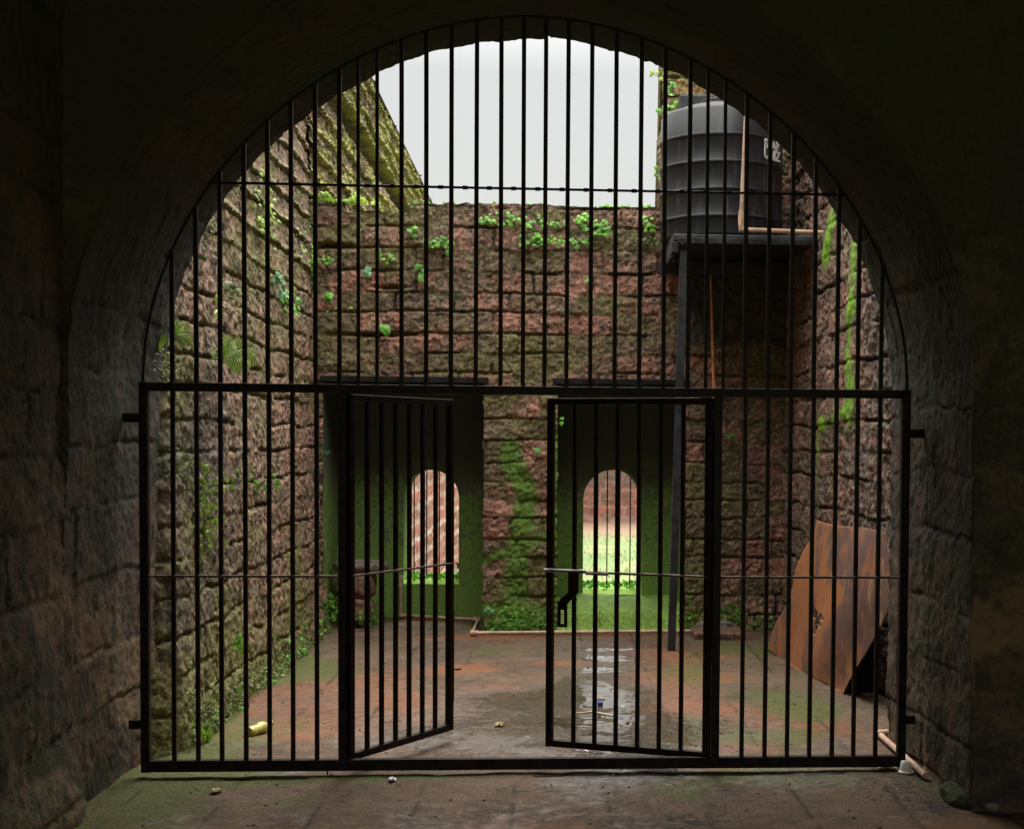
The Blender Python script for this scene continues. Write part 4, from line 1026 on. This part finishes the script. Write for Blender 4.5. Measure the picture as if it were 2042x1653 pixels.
def plant(name, base, nrm, leaves, label, cat='plant', mat='leaf', group=None, kind='heart', spread=(.1, .08), size=(.03, .06), stem=True, droop=.5, seed=0, hang=True):
    """a clump: stems creeping over the surface, leaves standing off it"""
    r = random.Random(seed); base = Vector(base); nrm = Vector(nrm).normalized()
    sd = nrm.cross(Vector((0, 0, 1)))
    sd = sd.normalized() if sd.length > .1 else Vector((1, 0, 0)); upv = sd.cross(nrm); 
    if upv.z < 0: upv = -upv
    e = empty(name, label, cat, group)
    lm = MB(); st = MB(); pts = []
    for k in range(leaves):
        a = r.uniform(0, 6.28); q = math.sqrt(r.random())
        p = base+sd*spread[0]*q*math.cos(a)+upv*spread[1]*q*math.sin(a)+nrm*r.uniform(.015, .05)
        d = (Vector((0, 0, -1)) if hang else Vector((0, 0, 1)))*r.uniform(.3, 1)+sd*r.uniform(-.9, .9)+nrm*r.uniform(.0, .6)
        zz_ = size[0]+(size[1]-size[0])*r.random()**1.6
        add_leaf(lm, p, d, nrm+Vector((r.uniform(-.4, .4), r.uniform(-.3, .3), r.uniform(0, .8))), zz_*.85, kind, r)
        pts.append(p)
    lm.build('foliage', M[mat], e)
    if stem:
        for p in pts[::2]:
            st.tube([base-nrm*.01, (base+p)/2+nrm*.01, p], .0018, 4, False)
        st.build('stem', M['leaf_dull'], e)
    return e
NB = (0, -1, .15)
def onback(x, y, off=.02): p = atY(x, y, YB-off); return p
creep = [
 (622, 458, 3, .04, .05, (.045, .065), 'leaf_blue', 'two round leaves at the top left corner of the back wall'),
 (622, 530, 12, .05, .13, (.045, .07), 'leaf', 'tall clump of creeper in the left corner of the back wall'),
 (646, 521, 14, .10, .04, (.025, .045), 'leaf', 'small creeper clump right of the left corner of the back wall'),
 (661, 591, 3, .05, .04, (.075, .10), 'leaf', 'big heart leaf low in the left corner of the back wall'),
 (616, 570, 4, .03, .06, (.035, .05), 'leaf', 'thin column of leaves in the corner below the tall clump'),
 (738, 541, 3, .03, .05, (.06, .08), 'leaf_blue', 'bluish green leaf pair on the upper back wall'),
 (769, 513, 7, .08, .05, (.03, .05), 'leaf', 'creeper sprig left of the fourth course on the back wall'),
 (838, 543, 7, .05, .07, (.05, .075), 'leaf', 'leafy clump standing alone in the middle left of the back wall'),
 (769, 656, 3, .08, .03, (.075, .10), 'leaf', 'pair of big heart leaves low on the back wall at left'),
 (828, 461, 4, .04, .04, (.05, .07), 'leaf', 'single bright leaf just under the wall top at left'),
 (876, 483, 26, .13, .05, (.03, .05), 'leaf', 'dense creeper strip hanging left of centre under the wall top'),
 (893, 497, 10, .03, .06, (.03, .045), 'leaf', 'short hanging tail of creeper left of centre'),
 (964, 440, 10, .07, .04, (.03, .05), 'leaf', 'small creeper clump at the wall top near centre'),
 (1005, 438, 22, .15, .06, (.03, .05), 'leaf', 'wide creeper clump at the wall top at the centre'),
 (1066, 481, 34, .14, .06, (.035, .055), 'leaf', 'large bright creeper mass under the wall top at the centre'),
 (1066, 444, 18, .10, .06, (.03, .05), 'leaf', 'creeper tuft above the large bright mass'),
 (1108, 446, 12, .10, .03, (.025, .04), 'leaf', 'row of little leaves along the top course right of centre'),
 (1168, 443, 24, .10, .07, (.035, .055), 'leaf', 'rounded creeper clump at the wall top right of centre'),
 (1195, 455, 20, .08, .09, (.04, .06), 'leaf', 'drooping creeper clump beside the rounded one'),
 (1160, 483, 16, .11, .04, (.03, .05), 'leaf', 'creeper strip below the rounded clump'),
 (1110, 481, 10, .07, .04, (.03, .05), 'leaf', 'small creeper strip between the two large masses'),
 (1292, 445, 18, .07, .08, (.03, .05), 'leaf', 'creeper tuft in the corner left of the water tank'),
 (1290, 482, 26, .16, .035, (.02, .04), 'leaf_dull', 'grassy fringe on the ledge left of the tank stand'),
 (1335, 220, 14, .10, .09, (.04, .06), 'leaf', 'creeper on the ragged corner above the water tank shoulder'),
 (1340, 178, 6, .05, .07, (.04, .06), 'leaf', 'creeper sprig high beside the arch edge above the tank'),
 (1312, 345, 5, .03, .08, (.04, .06), 'leaf', 'thin creeper on the ragged edge halfway down the tank'),
 (1312, 152, 12, .08, .05, (.03, .05), 'leaf_yellow', 'yellowish sprig at the very top of the ragged corner'),
 (1172, 562, 2, .03, .02, (.045, .06), 'leaf', 'lone round leaf in the middle of the back wall right of centre'),
 (690, 612, 4, .20, .10, (.02, .035), 'leaf', 'scatter of tiny leaves in the left middle of the back wall'),
 (1456, 868, 3, .05, .02, (.045, .06), 'leaf', 'leaf pair on the back wall right of the right gate post'),
 (1534, 710, 3, .05, .02, (.045, .06), 'leaf_blue', 'pale leaf pair on the dark wall below the tank'),
 (1118, 838, 2, .02, .03, (.045, .055), 'leaf', 'pale leaf on the edge of the right alcove'),
 (1068, 898, 2, .04, .02, (.05, .06), 'leaf', 'pale leaf on the centre pier'),
 (973, 1215, 4, .05, .04, (.05, .07), 'leaf_blue', 'round pale leaf pair at the foot of the centre pier'),
]
for i, (x, y, n, sx, sy, sz, mt, lab) in enumerate(creep):
    off = .035 if x < 1300 or y > 500 else .09
    plant('creeping_plant', onback(x, y, off), NB, n, lab, 'creeper', mt, 'creepers on the back wall', 'heart', (sx, sy), sz, True, seed=100+i)
# weeds along the wall foot
foot = [
 (656, 1225, 60, .07, .18, 'weeds climbing in the back left corner behind the gate', 5.15),
 (735, 1235, 36, .12, .09, 'weed patch at the left alcove corner beside the block pile', 5.25),
 (1010, 1232, 20, .10, .06, 'small weeds at the foot of the centre pier', 5.20),
 (1060, 1240, 36, .16, .06, 'weed clump at the foot of the pier next to the right alcove', 5.18),
 (1372, 1225, 40, .10, .13, 'weed clump beside the iron post foot', 5.20),
 (1462, 1228, 30, .12, .10, 'weeds behind the brown step stone', 5.24),
 (1195, 1238, 14, .06, .06, 'light sprig growing at the edge of the right alcove', 5.18),
]
for i, (x, y, n, sx, sy, lab, Y_) in enumerate(foot):
    plant('weed', atY(x, y, Y_), (0, -1, .4), n, lab, 'weed', 'leaf' if i != 6 else 'leaf_yellow', 'weeds at the foot of the back wall', 'heart', (sx, sy), (.018, .042), True, seed=200+i, hang=False)
def onleft(x, y, off=.03):
    X = -1.90
    for _ in range(5):
        p = atX(x, y, X); X = -1.85-.037*p[2]+off
    return p
NL = (1, -.5, .1)
lw = [
 (524, 410, 46, .14, .26, (.03, .05), 'leaf_yellow', 'heart', 'bright hanging creeper high on the left wall', True),
 (528, 470, 22, .14, .18, (.025, .045), 'leaf_yellow', 'heart', 'trailing end of the bright creeper on the left wall', True),
 (552, 548, 6, .06, .12, (.05, .08), 'leaf_blue', 'heart', 'bluish drooping leaves on the left wall below the creeper', True),
 (556, 568, 5, .08, .08, (.05, .08), 'leaf_blue', 'heart', 'second bluish leaf group just below the first on the left wall', True),
 (571, 605, 22, .12, .10, (.035, .06), 'leaf', 'heart', 'green clump on the left wall near the back corner', True),
 (598, 490, 16, .2, .14, (.03, .045), 'leaf_yellow', 'heart', 'yellow green tuft on the left wall beside the back corner', True),
 (424, 618, 5, .05, .10, (.06, .09), 'leaf_yellow', 'long', 'narrow yellow leaf above the fern on the left wall', True),
 (455, 578, 24, .12, .05, (.03, .05), 'leaf_dull', 'heart', 'dull moss like tuft above the fern on the left wall', True),
 (410, 480, 26, .12, .14, (.02, .04), 'leaf_dull', 'heart', 'yellow green tuft beside the arch edge at left', True),
 (400, 965, 60, .22, .14, (.02, .04), 'leaf_yellow', 'heart', 'yellow green bushy weeds halfway up the left wall', False),
 (350, 930, 36, .16, .12, (.02, .035), 'leaf_dull', 'heart', 'dull weeds beside the bushy ones close to the gate post', False),
 (405, 1065, 60, .16, .16, (.02, .045), 'leaf_yellow', 'heart', 'lower bushy weeds on the left wall', False),
 (470, 955, 18, .18, .10, (.02, .04), 'leaf', 'heart', 'small green sprigs right of the bushy weeds', False),
 (525, 965, 16, .16, .08, (.02, .04), 'leaf', 'heart', 'tiny green sprigs further back on the left wall', False),
 (472, 1288, 14, .07, .06, (.03, .05), 'leaf', 'heart', 'lone green sprout low on the left wall', False),
 (645, 908, 5, .1, .06, (.03, .04), 'leaf_blue', 'heart', 'pale leaf at the back corner of the left wall', False),
]
for i, (x, y, n, sx, sy, sz, mt, kd, lab, hg) in enumerate(lw):
    plant('wall_plant', onleft(x, y), NL, n, lab, 'plant', mt, 'plants on the left wall', kd, (sx, sy), sz, True, seed=300+i, hang=hg)
# two big leaves growing from the arch side
e = empty('leafy_sprig', 'sprig with two big pale green leaves left of the ferns by the arch edge', 'plant')
m = MB()
for (x, y, s, dx) in ((316, 668, .075, .12), (303, 682, .085, -.05)):
    p = Vector(atY(x, y, .45)); add_leaf(m, p, Vector((dx, 0, -1)), Vector((.1, -1, .1)), s, 'heart', random)
m.build('foliage', M['leaf_yellow'], e)
m = MB(); a_ = Vector(atY(303, 682, .45)); b_ = Vector(atY(316, 668, .45)); c_ = Vector(atY(282, 700, .5)); m.tube([c_, a_, b_], .002, 5); m.build('stem', M['leaf_dull'], e)
plant('moss_tuft', onleft(322, 735, .05), NL, 60, 'yellow mossy tuft on the wall just above the gate rail at left', 'moss', 'leaf_dull', None, 'heart', (.10, .10), (.015, .035), False, seed=351)
# ferns
def fern(base, dirs, size, lab):
    e = empty('fern', lab, 'fern', 'ferns on the left wall'); m = MB(); st = MB()
    for d, L in dirs:
        L = L*FS
        d = Vector(d).normalized(); nr = Vector((.3, -1, .35)).normalized(); P = []
        p = Vector(base); v = d.copy()
        for k in range(15):
            P.append(p.copy()); v = (v+Vector((0, 0, -.055))).normalized(); p = p+v*L/14
        st.tube(P, .0022, 4, False)
        for k in range(1, 15):
            t = k/14; w = L*.34*math.sin(math.pi*min(1, .12+t*.9))
            tg = (P[min(k+1, 14)]-P[k-1]).normalized(); sd = tg.cross(nr).normalized()
            for s in (-1, 1): add_leaf(m, P[k], sd*s+tg*.5, nr, max(w, .010), 'blade', random)
    m.build('fronds', M['leaf_yellow'], e); st.build('stem', M['leaf_dull'], e)
b = onleft(440, 716, .06)
FS = .68
fern(b, [((.5, -.5, 1.0), .30), ((1, -.3, .85), .36), ((1, -.2, .3), .38), ((.2, -.8, .9), .22), ((1, -.1, -.05), .30), ((-.1, -1, .4), .2)], 1, 'large fern with arching fronds on the left wall above the gate rail')
b = onleft(346, 668, .06)
fern(b, [((.35, -.5, 1), .16), ((1, -.3, .5), .18), ((.9, -.3, -.15), .20), ((.6, -.4, .9), .15)], 1, 'smaller fern close to the arch edge at the left')
# big leaf at the lower left corner
e = empty('leafy_weed', 'bright broad leaf weed in the lower left corner behind the gate', 'weed')
m = MB(); b = Vector(atZ(312, 1515)); b.y = .75; b.x = -1.80
for k in range(16):
    a = k*2.4; d = Vector((math.cos(a)*.7+.2, math.sin(a)*.4-.2, 1.0-.3*(k % 3))); add_leaf(m, b+Vector((.0+.02*math.cos(a), .02*math.sin(a), .03+.01*(k % 4))), d, Vector((.2, -1, .5)), .05+.05*((k*7) % 5)/5, 'long' if k % 2 else 'heart', random)
m.build('foliage', M['leaf_yellow'], e)
# loose cover of tiny weeds
def cover(name, label, pts_fn, n, mat, size, seed, nrm):
    r = random.Random(seed); m = MB()
    for k in range(n):
        p = pts_fn(r); add_leaf(m, Vector(p), Vector((r.uniform(-1, 1), r.uniform(-1, 1), r.uniform(.0, 1.2))), Vector(nrm)+Vector((r.uniform(-.6, .6), r.uniform(-.6, .6), r.uniform(0, .6))), r.uniform(*size), 'heart', r)
    o = m.build(name, M[mat]); tag(o, label, None, None, 'stuff')
def lf(r):
    y = .55+(r.random()**1.3)*4.2; z = abs(r.gauss(0, .13))*max(.3, 1.3-y*.3); return (-1.80-.03*z+.10*max(0, .25-z)*r.random()*2, y, z+.01)
cover('low_weeds', 'low creeping weeds along the foot of the left wall', lf, 950, 'leaf_dull', (.010, .024), 1, (.8, -.6, .5))
def lf3(r):
    y = .9+(r.random())*4.2; z = abs(r.gauss(0, .10)); return (-1.79-.03*z+.05*r.random(), y+.15*math.sin(y*9), z+.01)
cover('seedlings', 'scattered bright seedlings along the foot of the left wall', lf3, 90, 'leaf', (.016, .036), 2, (.8, -.6, .5))
def bw(r):
    x = r.choice((r.uniform(-.46, .16), r.uniform(1.3, 2.1), r.uniform(-.46, .16))); return (x, YB-.05-.06*r.random(), abs(r.gauss(0, .08))+.01)
cover('foot_weeds', 'thin weeds along the foot of the back wall', bw, 380, 'leaf', (.012, .030), 3, (0, -1, .4))
def wt(r):
    x = r.uniform(-1.1, 1.0); return (x, YB+.02+.2*r.random(), 3.69+.02*r.random())
cover('wall_top_grass', 'fine tufts of grass on top of the back wall', wt, 160, 'leaf', (.015, .04), 4, (0, -1, .3))
def wt2(r):
    x = r.gauss(-1.72, .13); return (x, YB+.0+.1*r.random(), 3.69+.09*r.random()*max(.1, math.sin(x*23)))
cover('corner_moss', 'bright moss tuft on top of the back wall at its left end', wt2, 260, 'leaf_yellow', (.02, .045), 5, (0, -1, .3))
def sil(r):
    x = r.uniform(PR[0]+.01, PR[1]-.01); return (x, 6.4+.35*r.random(), PR[2]+.045+.03*r.random())
cover('sill_weeds', 'little weeds on the sill of the right alcove window', sil, 150, 'leaf', (.02, .05), 6, (0, -1, .3))
def sil2(r):
    x = r.uniform(PL[0]+.01, PL[1]-.01); return (x, 6.3+.45*r.random(), PL[2]+.03+.03*r.random())
cover('sill_moss', 'mossy growth on the sill of the left alcove window', sil2, 260, 'leaf', (.015, .035), 7, (0, -1, .3))
# grit on the wet floor
def grit():
    r = np.random.RandomState(8); bm = bmesh.new()
    for k in range(450):
        x = r.uniform(-1.7, 1.9); y = r.uniform(-1.2, 4.9); s = r.uniform(.003, .009)*(1.5 if r.rand() < .05 else 1)
        q = bmesh.ops.create_icosphere(bm, subdivisions=1, radius=s)['verts']
        for v in q: v.co = Vector((v.co.x*r.uniform(.8, 1.5)+x, v.co.y+y, v.co.z*.6+.003))
    me = bpy.data.meshes.new('grit'); bm.to_mesh(me); bm.free(); me.materials.append(M['stone'])
    o = link(bpy.data.objects.new('gravel', me)); tag(o, 'loose grit and crumbs scattered on the wet floor', None, None, 'stuff')
grit()

# ---------------------------------------------------------------- light
W = bpy.data.worlds.new('World'); S.world = W; W.use_nodes = True
nt = W.node_tree; nt.nodes.clear(); N = NT(nt)
out = N.n('OutputWorld'); bg = N.n('Background'); nt.links.new(bg.outputs[0], out.inputs[0])
sky = N.n('TexSky'); sky.sky_type = 'NISHITA'; sky.sun_disc = False
EL, AZ = math.radians(66), math.radians(14)
sky.sun_elevation = EL; sky.sun_rotation = AZ; sky.dust_density = 4.; sky.air_density = 1.2
tc = N.n('TexCoord'); sx = N.n('SeparateXYZ'); nt.links.new(tc.outputs['Generated'], sx.inputs[0])
up = N.math('MAXIMUM', sx.outputs[2], 0.)
gr = N.math('ADD', .345, N.math('MULTIPLY', N.math('SUBTRACT', up, .25), 5.2, clamp=False))     # overcast sky: brighter overhead than near the horizon
gr = N.math('MAXIMUM', gr, .345)
cc = N.n('CombineXYZ')
for i, k in enumerate((1., 1., .94)): nt.links.new(N.math('MULTIPLY', gr, 4.35*k), cc.inputs[i])
cl = N.mix(.93, sky.outputs[0], cc.outputs[0])    # thick cloud over the sky
nt.links.new(cl, bg.inputs[0]); bg.inputs[1].default_value = .11
sl = bpy.data.lights.new('sun', 'SUN'); sl.energy = 1.5; sl.angle = math.radians(60); sl.color = (1, .97, .92)
so = link(bpy.data.objects.new('sun', sl))
dirv = Vector((math.sin(AZ)*math.cos(EL), math.cos(AZ)*math.cos(EL), math.sin(EL)))
so.rotation_euler = dirv.to_track_quat('Z', 'Y').to_euler(); so.location = (0, 0, 20)

cam = bpy.data.cameras.new('camera'); co = link(bpy.data.objects.new('camera', cam)); S.camera = co
cam.sensor_width = 36; cam.sensor_fit = 'HORIZONTAL'; cam.lens = F/2042*36
cam.shift_x = -(PX-1021)/2042; cam.shift_y = (PY-826.5)/2042
cam.clip_end = 1000; cam.clip_start = .05
co.matrix_world = Matrix(((RR[0], -DD[0], -FF[0], CAM[0]), (RR[1], -DD[1], -FF[1], CAM[1]), (RR[2], -DD[2], -FF[2], CAM[2]), (0, 0, 0, 1)))

S.view_settings.view_transform = 'Standard'; S.view_settings.look = 'None'; S.view_settings.gamma = 1
S.view_settings.exposure = 2.0
S.render.engine = 'CYCLES'
S.cycles.use_denoising = True; S.cycles.max_bounces = 10; S.cycles.diffuse_bounces = 7; S.cycles.glossy_bounces = 4
S.cycles.sample_clamp_indirect = 4.0; S.cycles.caustics_reflective = False; S.cycles.caustics_refractive = False
S.render.resolution_x = 1024; S.render.resolution_y = 828
